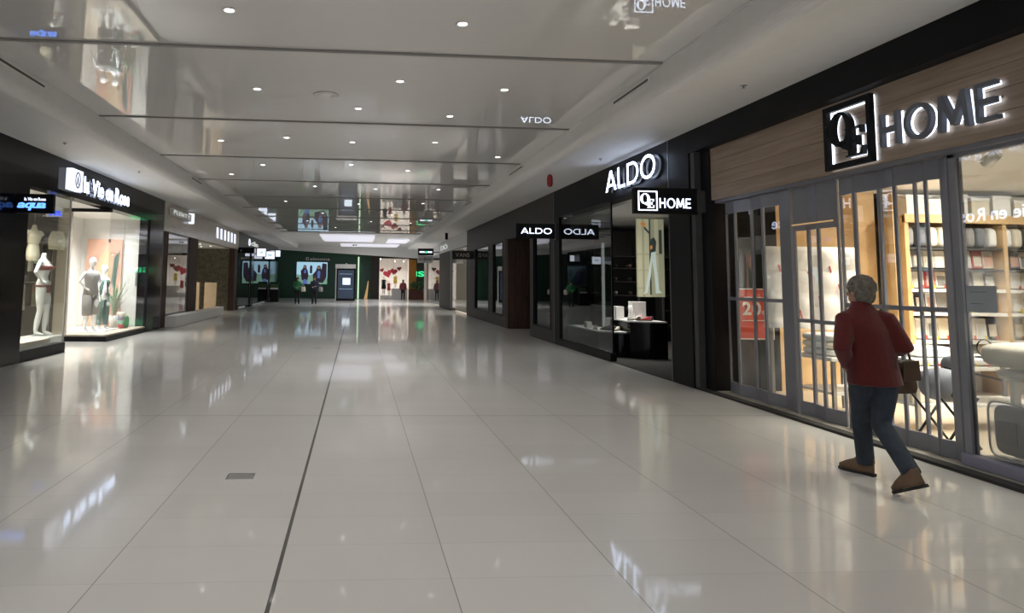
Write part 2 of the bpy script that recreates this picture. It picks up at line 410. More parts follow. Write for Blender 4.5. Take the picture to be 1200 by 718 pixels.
def qe_mark(m, s, d0, d1, mat, parent, bar=.055, grow=0.0, thickframe=False):
    """square frame with a serif Q upper left and a serif E lower right, overlapping; side s"""
    f = s*bar*(1.7 if thickframe else 1); g = grow
    sq = lambda e: [(e, e), (s-e, e), (s-e, s-e), (e, s-e)]
    part('frame', MB().ring(sq(-g), sq(f-g), d0, d1, m), mat, parent)
    q = MB(); cx, cy = s*.36, s*.60
    q.ring(arc(cx, cy, s*.245+g, s*.27+g, 0, 2*math.pi*39/40, 39), arc(cx, cy, s*.13-g, s*.235-g, 0, 2*math.pi*39/40, 39), d0, d1, m)
    q.prism([(s*.30, s*.36), (s*.38, s*.42), (s*.50, s*.30), (s*.60, s*.33), (s*.62, s*.30), (s*.52, s*.24), (s*.42, s*.28)], d0, d1, m)
    part('letter', q, mat, parent)
    e = MB(); x0, y0, h, w = s*.47, s*.14, s*.44, s*.36
    P = [(0, 0), (0, .06), (.14, .06), (.14, .94), (0, .94), (0, 1), (.94, 1), (.94, .74), (.88, .74), (.80, .93), (.42, .93), (.42, .55), (.62, .55), (.68, .68), (.73, .68), (.73, .34), (.68, .34), (.62, .48),
         (.42, .48), (.42, .07), (.82, .07), (.94, .30), (1, .30), (.97, 0)]
    e.prism([(x0+a*w, y0+b*h) for a, b in P], d0, d1+.0008, m); part('letter', e, mat, parent)
XR, XL, SOF, CZ = 5.08, -5.98, 3.92, 4.32
CR, CL = 3.77, -4.50
G = lambda: MB()
# ------------------------------------------------------------------ shell
struct('floor', G().box(-14, 14, -10, 66, -.1, 0), MT['floor'])
struct('ceiling', G().box(CL, CR, -10, 40, CZ, CZ+.08), MT['gloss_ceiling'])
def soffit(name, xi, xo, y0, y1):
    s = 1 if xo > xi else -1; r = .14; P = [(xi, CZ+.08), (xi, SOF+r)]
    P += [(xi+s*(r-r*math.cos(a)), SOF+r-r*math.sin(a)) for a in [math.pi/2*k/6 for k in range(1, 7)]]
    P += [(xo, SOF), (xo, CZ+.08)]
    m = Matrix(((1, 0, 0, 0), (0, 0, 1, 0), (0, 1, 0, 0), (0, 0, 0, 1)))
    struct(name, G().prism(P, y0, y1, m), MT['plaster'])
soffit('ceiling_soffit_right', CR, XR+.3, -10, 52)
soffit('ceiling_soffit_left', CL, XL-.3, -10, 52)
struct('ceiling_far', G().box(CL, CR, 40, 60, CZ-.03, CZ+.08), MT['plaster'])
struct('ceiling_crossing', G().box(-14, CL, 52, 66, CZ-.03, CZ+.1).box(CR, 14, 52, 66, CZ-.03, CZ+.1).box(CL, CR, 60, 66, CZ-.03, CZ+.1), MT['plaster'])
# bulkhead over the far storefronts, its lower edge falling to the right
struct('trim_1', G().prism([(-7.4, 4.3), (-7.4, 3.98), (1.4, 3.56), (7.2, 3.28), (7.2, 4.3)], -55.9, -55.5, frame((0, 0, 0), FW)), MT['plaster'])
k = 2
for y in [4.4, 8.1, 11.9, 15.6, 19.3, 23.0, 26.7, 30.4, 34.1, 37.8, 39.95]:
    struct('trim_%d' % k, G().box(CL, CR, y-.03, y+.03, CZ-.022, CZ-.001), MT['bar']); k += 1
struct('trim_%d' % k, G().box(CL-.0, CL+.012, -10, 40, CZ-.03, CZ-.001).box(CR-.012, CR, -10, 40, CZ-.03, CZ-.001), MT['plaster']); k += 1
# slot diffusers along the edge of the glossy ceiling
def slot(xa, y0, y1, lab):
    t = thing('slot_diffuser', lab, 'air vent', (xa, (y0+y1)/2, CZ-.05))
    s = -1 if xa > 0 else 1
    part('slot_frame', G().box(xa+s*.004, xa+s*.02, y0-.02, y1+.02, CZ-.13, CZ-.06), MT['plaster_w'], t)
    part('slot', G().box(xa+s*.012, xa+s*.026, y0, y1, CZ-.115, CZ-.085), MT['dgrey'], t)
slot(CR, 8.5, 9.7, 'long narrow black air slot beside the glossy ceiling, right side, nearest')
slot(CR, 15.4, 16.7, 'narrow air slot high on the right bulkhead, above the folded shoe shop banner')
slot(CR, 22.5, 23.7, 'small air slot far along the right bulkhead edge')
slot(CL, 7.6, 9.8, 'long narrow air slot at the edge of the left bulkhead, nearest')
slot(CL, 18.5, 19.6, 'short air slot on the left bulkhead, above the dark lingerie shop pillar')
# behind the camera
struct('wall_left_rear', G().box(XL-.3, XL, -10, 3.5, 0, SOF), MT['plaster_w'])
struct('wall_right_rear', G().box(XR, XR+.3, -10, 1.0, 0, SOF), MT['plaster_w'])
# ------------------------------------------------------------------ downlights
dl = [(-1.38, 6.96), (1.08, 7.08), (-1.52, 9.91), (.54, 9.28), (2.07, 9.53), (-.04, 10.87), (1.5, 11.2), (-1.44, 13.33), (1.5, 13.4), (3.06, 14.8), (-.15, 13.6), (-2.8, 13.8),
      (-2.35, 16.66), (-.2, 16.3), (1.22, 17.0), (-3.4, 18.3), (-1.31, 20.3), (.5, 20.6), (2.4, 20.4), (-2.6, 24.4), (0, 24.8), (2.3, 24.2), (-1.5, 28.5), (1.4, 28.6), (-2.4, 32.4), (.6, 32.2), (2.5, 32.6), (-1.2, 36.2), (1.3, 36.0),
      (-2.2, 3.0), (.6, 3.1), (3.0, 5.2), (-3.2, 5.6), (.4, -1.2), (-2.6, -1.5), (2.8, .2), (-.8, -5), (2, -5)]
proto = None
for i, (x, y) in enumerate(dl):
    side = 'left of' if x < -.6 else 'right of' if x > .9 else 'near'
    bay = sum(1 for q in [4.4, 8.1, 11.9, 15.6, 19.3, 23.0, 26.7, 30.4, 34.1, 37.8] if q < y)
    bayn = ['before the first ceiling joint', 'just before the first ceiling joint in view', 'in the first full ceiling panel', 'in the second full ceiling panel', 'in the third full ceiling panel',
            'in the fourth full ceiling panel', 'in the fifth full ceiling panel', 'in the sixth full ceiling panel', 'in the seventh full ceiling panel', 'in the eighth full ceiling panel', 'at the far end'][bay]
    lab = 'ceiling downlight %s middle, %s' % (side, bayn)
    mates = [q for q in dl if sum(1 for t_ in [4.4, 8.1, 11.9, 15.6, 19.3, 23.0, 26.7, 30.4, 34.1, 37.8] if t_ < q[1]) == bay and (('left of' if q[0] < -.6 else 'right of' if q[0] > .9 else 'near') == side)]
    if len(mates) > 1:
        mates.sort(key=lambda q: q[1]); n_ = mates.index((x, y)); lab += ', ' + (['nearest', 'next', 'third', 'farthest'][n_])
    if proto is None:
        proto = thing('downlight', lab, 'ceiling light', (x, y, CZ-.003), 'recessed downlights in the glossy ceiling')
        part('trim_ring', G().lathe([(.075, .003), (.078, -.004), (.06, -.006), (.056, .003)], (x, y, CZ-.003)), MT['white'], proto)
        part('lamp', G().lathe([(.048, .004), (.048, -.003)], (x, y, CZ-.003), 16), ME['lamp'], proto)
        d = proto
    else:
        d = dup(proto, (x-proto.location.x, y-proto.location.y, 0), lab)
    if y < 40: spot('downlight_beam', (x, y, CZ-.02), HALL_W*(1.2 if y < 4 else 1.0 if y < 9 else .78), 2.12, (1, .972, .935))
def sprinkler(x, y, lab):
    t = thing('sprinkler_head', lab, 'sprinkler', (x, y, SOF-.03), 'sprinkler heads in the soffits')
    part('rose', G().lathe([(.035, 0), (.04, -.006), (.012, -.01)], (x, y, SOF)), MT['steel'], t)
    part('deflector', G().lathe([(.008, -.008), (.008, -.03), (.022, -.03), (.022, -.034)], (x, y, SOF)), MT['steel'], t)
sprinkler(-5.25, 12.4, 'sprinkler in the left soffit, nearer than the lit lingerie shop sign')
sprinkler(-4.95, 15.6, 'sprinkler in the left soffit above the lit lingerie shop lettering')
sprinkler(4.54, 7.64, 'sprinkler in the right soffit above the bedding shop')
sprinkler(4.58, 12.56, 'sprinkler in the right soffit above the large lit shoe shop letters')
# red fire strobe hanging from the right soffit
t = thing('fire_alarm', 'dark red rounded fire alarm bell on the right bulkhead', 'fire alarm', (4.15, 14.5, 3.62))
part('body', G().lathe([(.0, -.15), (.045, -.14), (.062, -.09), (.062, .06), (.045, .11), (.03, .12)], (4.15, 14.5, 3.78)), MT['alarm_red'], t)
part('stem', G().lathe([(.012, .11), (.012, .15)], (4.15, 14.5, 3.78), 8), MT['steel'], t)
t = thing('hanging_speaker', 'small black device hanging under the far right bulkhead', 'speaker', (4.3, 33, 3.6))
part('body', G().lathe([(.05, -.2), (.07, -.18), (.07, .1), (.05, .12)], (4.3, 33, 3.78)), MT['black'], t)
part('stem', G().lathe([(.015, .1), (.015, .14)], (4.3, 33, 3.78), 8), MT['black'], t)
# air diffuser disc in the ceiling
t = thing('air_diffuser', 'round flat air diffuser in the glossy ceiling', 'air vent', (-.52, 10.1, CZ-.02))
part('ring', G().lathe([(.17, .018), (.19, .01), (.16, 0), (.14, .012)], (-.52, 10.1, CZ-.02), 28), MT['plaster'], t)
part('disc', G().lathe([(.12, .016), (.12, .004), (.02, -.004)], (-.52, 10.1, CZ-.02), 28), MT['plaster_w'], t)
# floor plates
for x, y, lab in [(-.885, 5.63, 'dark rectangular metal cover plate in the near floor tiles'), (-.88, 15.9, 'small dark metal cover plate farther down the floor')]:
    t = thing('floor_cover', lab, 'floor cover', (x, y, .001))
    part('plate_rim', G().ring([(x-.105, y-.08), (x+.105, y-.08), (x+.105, y+.08), (x-.105, y+.08)], [(x-.097, y-.072), (x+.097, y-.072), (x+.097, y+.072), (x-.097, y+.072)], .0005, .004), MT['steel'], t)
    part('plate', G().box(x-.096, x+.096, y-.071, y+.071, .0004, .003), MT['bar'], t)
# ------------------------------------------------------------------ RIGHT SIDE
# bedding shop shell
struct('wall_shop_partition', G().box(XR+.02, 11, 9.98, 10.1, 0, SOF), MT['dgrey'])
struct('wall_shop_back', G().box(11, 11.1, 1, 10.1, 0, 3.1), MT['beige'])
struct('wall_shop_side', G().box(XR+.2, 11, .9, 1.0, 0, 3.1), MT['beige'])
struct('ceiling_bedding_shop', G().box(5.42, 11, 1, 9.98, 3.0, 3.1), MT['plaster_w'])
struct('floor_bedding_shop', G().box(5.42, 11, 1, 9.98, 0, .012), MT['shop_floor'])
struct('wall_shop_panel', G().box(5.5, 7.9, 9.9, 9.98, .012, 3.0), MT['wood_panel'])
struct('wall_shop_dark_end', G().box(5.50, 6.28, 9.84, 9.9, .012, 3.0), MT['black'])
struct('beam_right', G().box(XR, XR+.42, 1, 10.12, 3.575, SOF), MT['black'])
struct('pillar_right', G().box(XR, XR+.4, 10.12, 10.84, 0, 3.93), MT['black'], bev=.006)
struct('trim_%d' % k, G().box(XR-.006, XR+.01, 10.80, 10.825, 0, 3.92), MT['seam']); k += 1
struct('pillar_right_recess', G().box(XR+.12, XR+.4, 9.72, 10.12, 0, 3.57), MT['black'])
f = solo('fascia_panel', G().box(5.22, 5.3, 1, 9.78, 2.80, 3.57), MT['wood_fascia'], 'pale brown plank fascia panel under the black beam, right side', 'fascia')
for i in range(1, 4): part('plank_groove', G().box(5.217, 5.222, 1, 9.78, 2.80+i*.19, 2.803+i*.19), MT['brown'], f)
solo('gate_track', G().box(5.27, 5.47, 1.0, 9.72, 2.755, 2.80), MT['gate'], 'grey top rail of the folding shop gate under the plank fascia', 'gate track')
struct('baseboard_right', G().box(5.22, 5.6, 1.0, 9.72, 0, .03), MT['threshold'])
struct('baseboard_right_dark', G().box(5.10, 5.22, 1.0, 10.1, 0, .028), MT['carpet'])
# folding gate ---------------------------------------------------
gt = thing('folding_gate', 'closed grey metal folding shop gate with tall glazed panels', 'gate', (5.35, 7.7, .03))
HX = .035
bays = [  # Ya, Yb, zlow of glass, z top of glass, mid rail, kind
 (9.62, 9.30, 2.58, 1.37), (9.30, 8.97, 2.58, 1.37), (8.97, 8.64, 2.58, 1.37), (8.64, 8.32, 2.58, 1.37),
 (8.32, 8.04, None, None),
 (8.00, 7.80, 2.22, 1.15), (7.80, 7.56, 2.22, 1.15), (7.56, 7.28, 2.22, 1.15),
 (7.24, 6.96, 2.56, 1.36), (6.96, 6.66, 2.56, 1.36), (6.66, 6.40, 2.56, 1.36), (6.40, 6.21, 2.56, 1.36), (6.21, 6.03, 2.56, 1.36), (6.03, 5.90, 2.56, 1.36),
 (5.90, 5.77, None, None)]
for i, (ya, yb, zt, zm) in enumerate(bays):
    xa, xb = (5.335, 5.385) if i % 2 else (5.385, 5.335)
    m = Matrix(((0, 0, 0, 0),)*4)
    d = Vector((xb-xa, yb-ya, 0)); Ln = d.length; d.normalize(); n = Vector((0, 0, 1)).cross(d)
    m = Matrix((d, Vector((0, 0, 1)), d.cross(Vector((0, 0, 1))))).transposed().to_4x4(); m.translation = (xa, ya, .03)
    H = 2.722; p = MB()
    if zt is None:
        p.box(0, Ln, 0, H, -.02, .02, m); part('solid_panel', p, MT['gate'], gt, bev=.006)
        continue
    s = .021 if Ln > .2 else .015
    p.ring([(0, 0), (Ln, 0), (Ln, H), (0, H)], [(s, .16), (Ln-s, .16), (Ln-s, zt-.03), (s, zt-.03)], -.014, .014, m)
    fr = part('panel_frame', p, MT['gate'], gt, bev=.004)
    part('mid_rail', MB().box(s*.6, Ln-s*.6, zm-.06, zm-.015, -.02, .02, m), MT['gate'], fr)
    part('pane', MB().box(s*.8, Ln-s*.8, .15, zt-.02, -.003, .003, m), MT['glass'], fr)
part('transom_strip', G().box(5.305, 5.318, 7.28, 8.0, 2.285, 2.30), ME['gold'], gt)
for y in (9.62, 8.32, 7.26, 5.77): part('guide_wheel', G().lathe([(.02, 0), (.02, .025)], (5.36, y, 2.752), 10), MT['steel'], gt)
# fixed glass pane to the right
t = thing('window_1', '', 'window', (5.35, 4.4, 0)); del t['label']; del t['category']; t['kind'] = 'structure'
part('window_frame', G().box(5.32, 5.39, 5.69, 5.76, .03, 2.75).box(5.32, 5.39, 1, 5.76, 2.72, 2.78), MT['gate'], t)
part('window_pane', G().box(5.345, 5.355, 1.0, 5.69, .13, 2.72), MT['glass_r'], t)
part('window_sill', G().box(5.27, 5.42, 1.0, 5.76, .031, .13), MT['lilac'], t, bev=.01)
# sign on the plank fascia
m = frame((5.19, 7.13, 2.815), RW); t = thing('shop_sign', 'halo-lit metal HOME sign with square letter emblem on the plank fascia', 'sign', (5.15, 6.5, 2.84))
qe_mark(m, .70, 0, .05, MT['black'], t, bar=.05, thickframe=True)
qe_mark(frame((5.205, 7.13, 2.815), RW), .70, -.005, .005, ME['halo'], t, bar=.05, grow=-.012, thickframe=True)
m = frame((5.18, 6.31, 2.925), RW)
geo_write('HOME', m, 1.25, .325, -.0, .05, MT['bedgrey'], t, gap=.2)
m = frame((5.197, 6.302, 2.933), RW)
geo_write('HOME', m, 1.234, .309, -.005, .005, ME['halo'], t, gap=.2, name='letter_glow')
for y in (7.1, 6.5, 6.2, 5.85, 5.45, 5.1): part('stand_off', G().box(5.205, 5.22, y-.01, y+.01, 3.1, 3.12), MT['steel'], t)
# ------------------------------------------------------------------ shoe shop
FZ = 3.22
struct('wall_right', G().box(XR, XR+.3, 10.84, 17.42, FZ, SOF).box(XR, XR+.3, 16.98, 17.42, 0, FZ).box(XR+.03, XR+.06, 13.47, 13.489, 0, FZ), MT['black'])
struct('trim_%d' % k, G().box(XR-.006, XR+.01, 17.40, 17.43, 0, 3.92), MT['seam']); k += 1
struct('trim_%d' % k, G().box(XR-.01, XR+.12, 13.50, 16.98, 0, .16), MT['black']); k += 1
struct('wall_shoe_back', G().box(11, 11.1, 10.1, 19.6, 0, 3.3), MT['dgrey'])
struct('wall_shoe_end', G().box(XR+.3, 11, 19.5, 19.6, 0, 3.3), MT['dgrey'])
struct('ceiling_shoe_shop', G().box(XR+.3, 11, 10.1, 19.5, 3.16, 3.22), MT['plaster_w'])
struct('floor_shoe_shop', G().box(XR, 11, 10.84, 19.5, 0, .012), MT['carpet'])
t = thing('window_2', '', 'x', (XR, 15.2, 0)); del t['label']; del t['category']; t['kind'] = 'structure'
part('window_pane', G().box(XR+.04, XR+.052, 13.5, 16.98, .16, FZ), MT['glass_r'], t)
part('window_edge', G().box(XR+.035, XR+.057, 13.49, 13.51, 0, FZ), MT['seam'], t)
m = frame((4.98, 13.25, 3.36), RW); t = thing('shop_sign', 'large lit white ALDO letters on the black fascia', 'sign', (5.0, 12.1, 3.36))
geo_write('ALDO', m, 2.28, .40, .045, .05, ME['white'], t, gap=.17)
geo_write('ALDO', frame((5.03, 13.25, 3.36), RW), 2.28, .40, -.04, -.006, MT['dgrey'], t, gap=.17, name='letter_return')
def blade(x0, x1, y, z0, z1, lab, body='black', th=.09, gr='shop blade signs'):
    t = thing('blade_sign', lab, 'sign', ((x0+x1)/2, y, z0))
    part('panel', G().box(x0, x1, y, y+th, z0, z1), MT[body], t, bev=.006)
    return t
t = blade(4.04, XR-.03, 17.2, 2.68, 3.06, 'black blade sign with lit white ALDO lettering, facing down the hall')
geo_write('ALDO', frame((4.16, 17.2, 2.80), FW), .80, .145, 0, .012, ME['white3'], t)
part('wall_bracket', G().box(XR-.04, XR, 17.18, 17.31, 2.66, 3.08), MT['dgrey'], t)
t = blade(4.10, XR-.0, 9.86, 2.60, 2.99, 'black blade sign with lit square emblem and HOME lettering')
m = frame((4.16, 9.86, 2.645), FW); qe_mark(m, .295, 0, .012, ME['white3'], t, bar=.05)
geo_write('HOME', frame((4.49, 9.86, 2.69), FW), .48, .145, 0, .012, ME['white3'], t, gap=.2)
part('wall_bracket', G().box(XR-.01, XR+.12, 9.86, 9.95, 2.63, 2.96), MT['dgrey'], t)
# ------------------------------------------------------------------ taupe storefront between pixel 617 and 655
struct('wall_right_taupe', G().box(XR, XR+.3, 17.43, 19.9, 3.0, SOF).box(XR, XR+.3, 17.43, 17.75, 0, 3.0).box(XR, XR+.3, 17.75, 19.55, 0, .32).box(XR, XR+.3, 19.55, 19.9, 0, 3.0), MT['taupe'])
struct('wall_right_header', G().box(XR, XR+.3, 19.9, 31.6, 3.0, SOF), MT['taupe'])
def window(n, y0, y1, z0, z1, mat='glass_dark', x=XR, frame_m='taupe', out=1):
    t = thing('window_%d' % n, '', 'x', (x, (y0+y1)/2, 0)); del t['label']; del t['category']; t['kind'] = 'structure'
    part('window_pane', G().box(x+out*.05, x+out*.062, y0, y1, z0, z1), MT[mat], t)
    fr = frame((x+out*.03, y1, 0), RW)
    part('window_frame', G().ring([(0, z0), (y1-y0, z0), (y1-y0, z1), (0, z1)], [(.05, z0+.05), (y1-y0-.05, z0+.05), (y1-y0-.05, z1-.05), (.05, z1-.05)], -.04, .04, fr), MT[frame_m], t)
window(3, 17.75, 19.55, .32, 3.0, 'glass_dark', frame_m='black')
# recessed doorway with dark brown jamb
struct('wall_doorway_jamb', G().box(XR, 6.2, 22.9, 23.3, 0, 3.05), MT['brown'])
struct('wall_doorway_back', G().box(6.0, 6.1, 19.9, 22.9, 0, 3.05).box(XR+.3, 6.1, 19.9, 20.0, 0, 3.05), MT['brown'])
struct('trim_%d' % k, G().box(XR+.01, 6.0, 19.9, 22.9, 3.0, 3.05), MT['taupe']); k += 1
struct('wall_right_piers', G().box(XR, XR+.3, 23.3, 23.7, 0, 3.0).box(XR, XR+.3, 25.5, 26.3, 0, 3.0).box(XR, XR+.3, 29.4, 31.6, 0, 3.0).box(XR, XR+.3, 23.7, 25.5, 0, .38).box(XR, XR+.3, 26.3, 29.4, 0, .38), MT['taupe'])
window(4, 23.7, 25.5, .38, 3.0, 'glass_dark', frame_m='black')
window(5, 26.3, 29.4, .38, 3.0, 'glass_dark', frame_m='black')
struct('wall_dark_shop_back', G().box(7.4, 7.5, 20, 31.6, 0, 3.2).box(XR+.3, 7.4, 31.5, 31.6, 0, 3.2).box(6.1, 7.4, 19.7, 19.8, 0, 3.2), MT['black_matte'])
# lit clothes shop window beyond
struct('wall_right_far_header', G().box(XR, XR+.3, 31.6, 52, 3.25, SOF), MT['plaster'])
struct('wall_right_far_pier', G().box(XR, XR+.3, 37.2, 42.2, 0, 3.25), MT['taupe'])
struct('wall_right_far_end', G().box(XR, XR+.3, 50.0, 52, 0, 3.25), MT['beige'])
window(6, 31.6, 37.2, .12, 3.25, 'glass', frame_m='seam')
window(7, 42.2, 50.0, .12, 3.25, 'glass', frame_m='seam')
struct('wall_clothes_back', G().box(7.2, 7.3, 31.6, 50, 0, 3.3).box(XR+.3, 7.2, 37.2, 37.3, 0, 3.3).box(XR+.3, 7.2, 42, 42.1, 0, 3.3), MT['beige'])
t = blade(4.17, XR, 30.0, 2.54, 2.92, 'dark brown blade sign with dim grey VANS lettering', 'taupe')
write('VANS', frame((4.32, 30.0, 2.64), FW), .62, .17, 0, .01, MT['grey_letter'], t)
t = blade(3.71, 4.68, 42, 3.14, 3.56, 'far black blade sign with a small lit strip of writing', 'black')
part('bracket', G().box(4.68, XR, 42.02, 42.06, 3.3, 3.36), MT['dgrey'], t)
part('lit_wordmark', G().box(3.80, 4.12, 41.985, 42, 3.29, 3.39).box(4.28, 4.58, 41.985, 42, 3.29, 3.39), ME['white2'], t)
part('lit_emblem', G().prism([(4.13, 3.28), (4.20, 3.42), (4.27, 3.28)], -41.98, -42.0, Matrix(((1, 0, 0, 0), (0, 0, -1, 0), (0, 1, 0, 0), (0, 0, 0, 1)))), ME['green'], t)
t = blade(3.71, 4.68, 42.3, 2.68, 3.12, 'far pale grey blade sign below the black one', 'grey_letter')
part('bracket', G().box(4.68, XR, 42.32, 42.36, 2.86, 2.92), MT['dgrey'], t)
write('ardene', frame((3.8, 42.3, 2.83), FW), .78, .2, 0, .01, MT['dgrey'], t)
m = frame((5.02, 41.6, 3.34), RW); t = thing('shop_sign', 'lit pale letters on the far right fascia past the brown blade sign', 'sign', (5.05, 39.5, 3.3))
write('DO', frame((XR, 41.6, 3.42), RW), 3.0, .26, 0, .02, ME['led'], t)
# garments hung in the lit windows
def rail(xa, y0, y1, z, n, seed, lab, cols, glab):
    random.seed(seed)
    t = thing('clothes_rail', lab, 'clothes rail', (xa, (y0+y1)/2, 0))
    part('rail_bar', G().tube([(xa, y0, z), (xa, y1, z)], .015, 8), MT['steel'], t)
    for y in (y0, y1): part('rail_post', G().tube([(xa, y, 0), (xa, y, z)], .015, 8), MT['steel'], t)
    for i in range(n):
        y = y0+.25+(y1-y0-.5)*i/(n-1); h = random.uniform(.75, 1.15); c = cols[i % len(cols)]
        g = G().loft([(xa, y, z-h, .20, .07), (xa, y, z-h*.5, .17, .055), (xa, y, z-.12, .19, .05), (xa, y, z-.05, .06, .03)], 10, math.pi/2*.25)
        o = solo('hanging_garment', g, MT[c[0]], '%s garment on the %s, %s from near end' % (c[1], glab, ORD[i]), 'garment', 'garments on the '+glab)
rail(6.2, 32.2, 36.8, 2.1, 7, 3, 'steel clothes rail in the first lit window right', [('white', 'white'), ('cream', 'cream'), ('grey_knit', 'grey'), ('coral', 'red')], 'rail in the nearer lit window')
rail(6.2, 42.8, 49.4, 2.1, 8, 4, 'steel clothes rail in the farthest lit window right', [('coral', 'red'), ('cream', 'cream'), ('white', 'white')], 'rail in the farthest lit window')
# ------------------------------------------------------------------ bedding shop interior
su = thing('shelving_unit', 'wooden shelving wall full of bedding packages inside the bedding shop', 'shelves', (9.4, 9.7, 0))
part('back_board', G().box(7.95, 10.95, 9.86, 9.895, .02, 2.98), MT['white_matte'], su)
for x in (7.92, 8.68, 9.44, 10.2, 10.9): part('upright', G().box(x, x+.06, 9.36, 9.86, .013, 2.6), MT['wood_panel'], su)
part('header_board', G().box(7.92, 10.96, 9.34, 9.40, 2.50, 2.62), MT['wood_panel'], su)
SH = [2.14, 1.83, 1.54, 1.20, .80, .42]
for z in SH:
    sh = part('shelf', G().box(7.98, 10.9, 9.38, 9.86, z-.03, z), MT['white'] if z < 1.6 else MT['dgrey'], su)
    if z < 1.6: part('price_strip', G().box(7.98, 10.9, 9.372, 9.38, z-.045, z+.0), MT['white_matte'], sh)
SHN = ['top', 'second', 'third', 'fourth', 'fifth', 'bottom']
def cushion(x, y, z, sx, sy, sz, mat, lab, cat='pillow', group=None, rot=0, m=None, nm='pillow'):
    mb = G().ell((0, 0, 0), (sx/2, sy/2, sz/2), 20, p=.45)
    R_ = Matrix.Rotation(rot, 4, 'Z')
    if m: R_ = R_ @ m
    mb.xf(R_); mb.xf(Matrix.Translation((x, y, z)))
    return solo(nm, mb, mat, lab, cat, group, sub=1)
random.seed(11)
cn = [('cream', 'cream'), ('white', 'white'), ('bedgrey', 'dark grey'), ('grey_knit', 'grey')]
for i in range(11):
    c = cn[[3, 2, 0, 0, 0, 3, 2, 1, 1, 0, 2][i]]
    cushion((8.06, 8.82, 9.58)[i//4]+(i % 4)*.177, 9.60, 2.14+.158, .145, .38, .31, MT[c[0]], '%s pillow standing on the top shelf, %s from the left' % (c[1], ORD[i]), group='pillows on the top shelf', rot=.06*(i % 3-1))
pk = [('white', 'white'), ('cream', 'cream'), ('bedgrey', 'grey'), ('white_matte', 'white'), ('coral', 'red'), ('grey_knit', 'light grey'), ('navy', 'navy')]
def package(x, y, z, w, d, h, mi, lab, grp, tilt=0, tag='red_card'):
    t = thing('bedding_package', lab, 'package', (x, y, z), grp)
    M1 = Matrix.Translation((x, y, z+abs(tilt)*.11)) @ Matrix.Rotation(tilt, 4, 'X')
    part('pack', G().box(-w/2, w/2, -d/2, d/2, 0, h, M1), MT[mi], t, bev=.012)
    part('picture_insert', G().box(-w*.36, w*.36, -d/2-.006, -d/2, h*.12, h*.72, M1), MT[['grey_knit', 'cream', 'cream', 'peach', 'white'][int(x*97+z*31) % 5]], t)
    if tag: part('price_tag', G().box(w*.22, w*.40, -d/2-.012, -d/2-.006, -.03, h*.16, M1), MT[tag], t)
for si, z in enumerate(SH[1:]):
    nn = 11
    for i in range(nn):
        c = pk[[0, 1, 3, 5, 0, 1, 1, 6, 4, 3][(i*3+si*2) % 10] if True else 0]
        package((8.068, 8.828, 9.588)[i//4]+(i % 4)*.173, 9.62, z+.001, .166, .20, [.26, .24, .27, .30, .29][si], c[0], '%s bedding package on the %s shelf, %s from the left' % (c[1], SHN[si+1], ORD[i]), 'bedding packages on the %s shelf' % SHN[si+1], -.08, ['red_card', 'yellow'][(i+si) % 2] if si > 0 else None)
for i in range(6):
    x_ = 8.17+i*.34; h_ = [.30, .24, .32, .27, .31, .25][i]
    t = thing('storage_box', 'pale storage box above the wooden header, %s from the left' % ORD[i], 'box', (x_, 9.58, 2.62), 'pale boxes above the header')
    part('box_body', G().box(x_-.14, x_+.14, 9.43, 9.73, 2.621, 2.62+h_-.05), MT[['white', 'cream'][i % 2]], t, bev=.006)
    part('box_lid', G().box(x_-.148, x_+.148, 9.422, 9.738, 2.62+h_-.05, 2.62+h_), MT['white'], t, bev=.006)
part('top_board', G().box(7.98, 10.9, 9.38, 9.86, 2.595, 2.62), MT['white'], su)
# standing wood post in front of the shelves
solo('wood_post', G().box(7.70, 7.78, 9.3, 9.4, .013, 2.95), MT['wood_panel'], 'tall narrow wooden post between the tan panel and the shelves', 'post')
# hanging quilt display
t = thing('quilt_display', 'white quilt with red stitched pattern hung over a display frame', 'quilt display', (6.05, 8.8, .013))
part('display_frame', G().box(5.46, 5.50, 8.76, 8.8, .013, 2.04).box(6.64, 6.68, 8.76, 8.8, .013, 2.04).box(5.46, 6.68, 8.76, 8.80, 1.98, 2.02), MT['steel'], t)
q = MB(); nu, nv = 26, 22; vs = []
for sd in (0, 1):
    for j in range(nv+1):
        for i in range(nu+1):
            u = i/nu; v = j/nv; bul = .11*abs(math.sin(u*math.pi*4))**.5*abs(math.sin(v*math.pi*3.5))**.5
            x = 5.42+1.3*u; z = 2.08-1.08*v+.02*math.sin(u*9)*v; y = 8.74-bul if sd == 0 else 8.83+bul*.5
            if j == 0: y = 8.785
            vs.append((x, y, z))
fs = []; o = (nu+1)*(nv+1)
for j in range(nv):
    for i in range(nu):
        a = j*(nu+1)+i; fs.append((a, a+nu+1, a+nu+2, a+1)); fs.append((o+a, o+a+1, o+a+nu+2, o+a+nu+1))
q.add(vs, fs, True); quilt = part('quilt', q, MT['duvet'], t)
st = MB()
for k_ in range(9):
    x0 = 5.52+k_*.14; z0 = 1.9-(k_*37 % 5)*.16; st.prism([(x0, z0), (x0+.02, z0+.01), (x0+.06, z0-.16), (x0+.045, z0-.17)], 8.665-.0, 8.675, Matrix(((1, 0, 0, 0), (0, 0, 1, 0), (0, 1, 0, 0), (0, 0, 0, 1))))
part('red_stitching', st, MT['coral'], quilt)
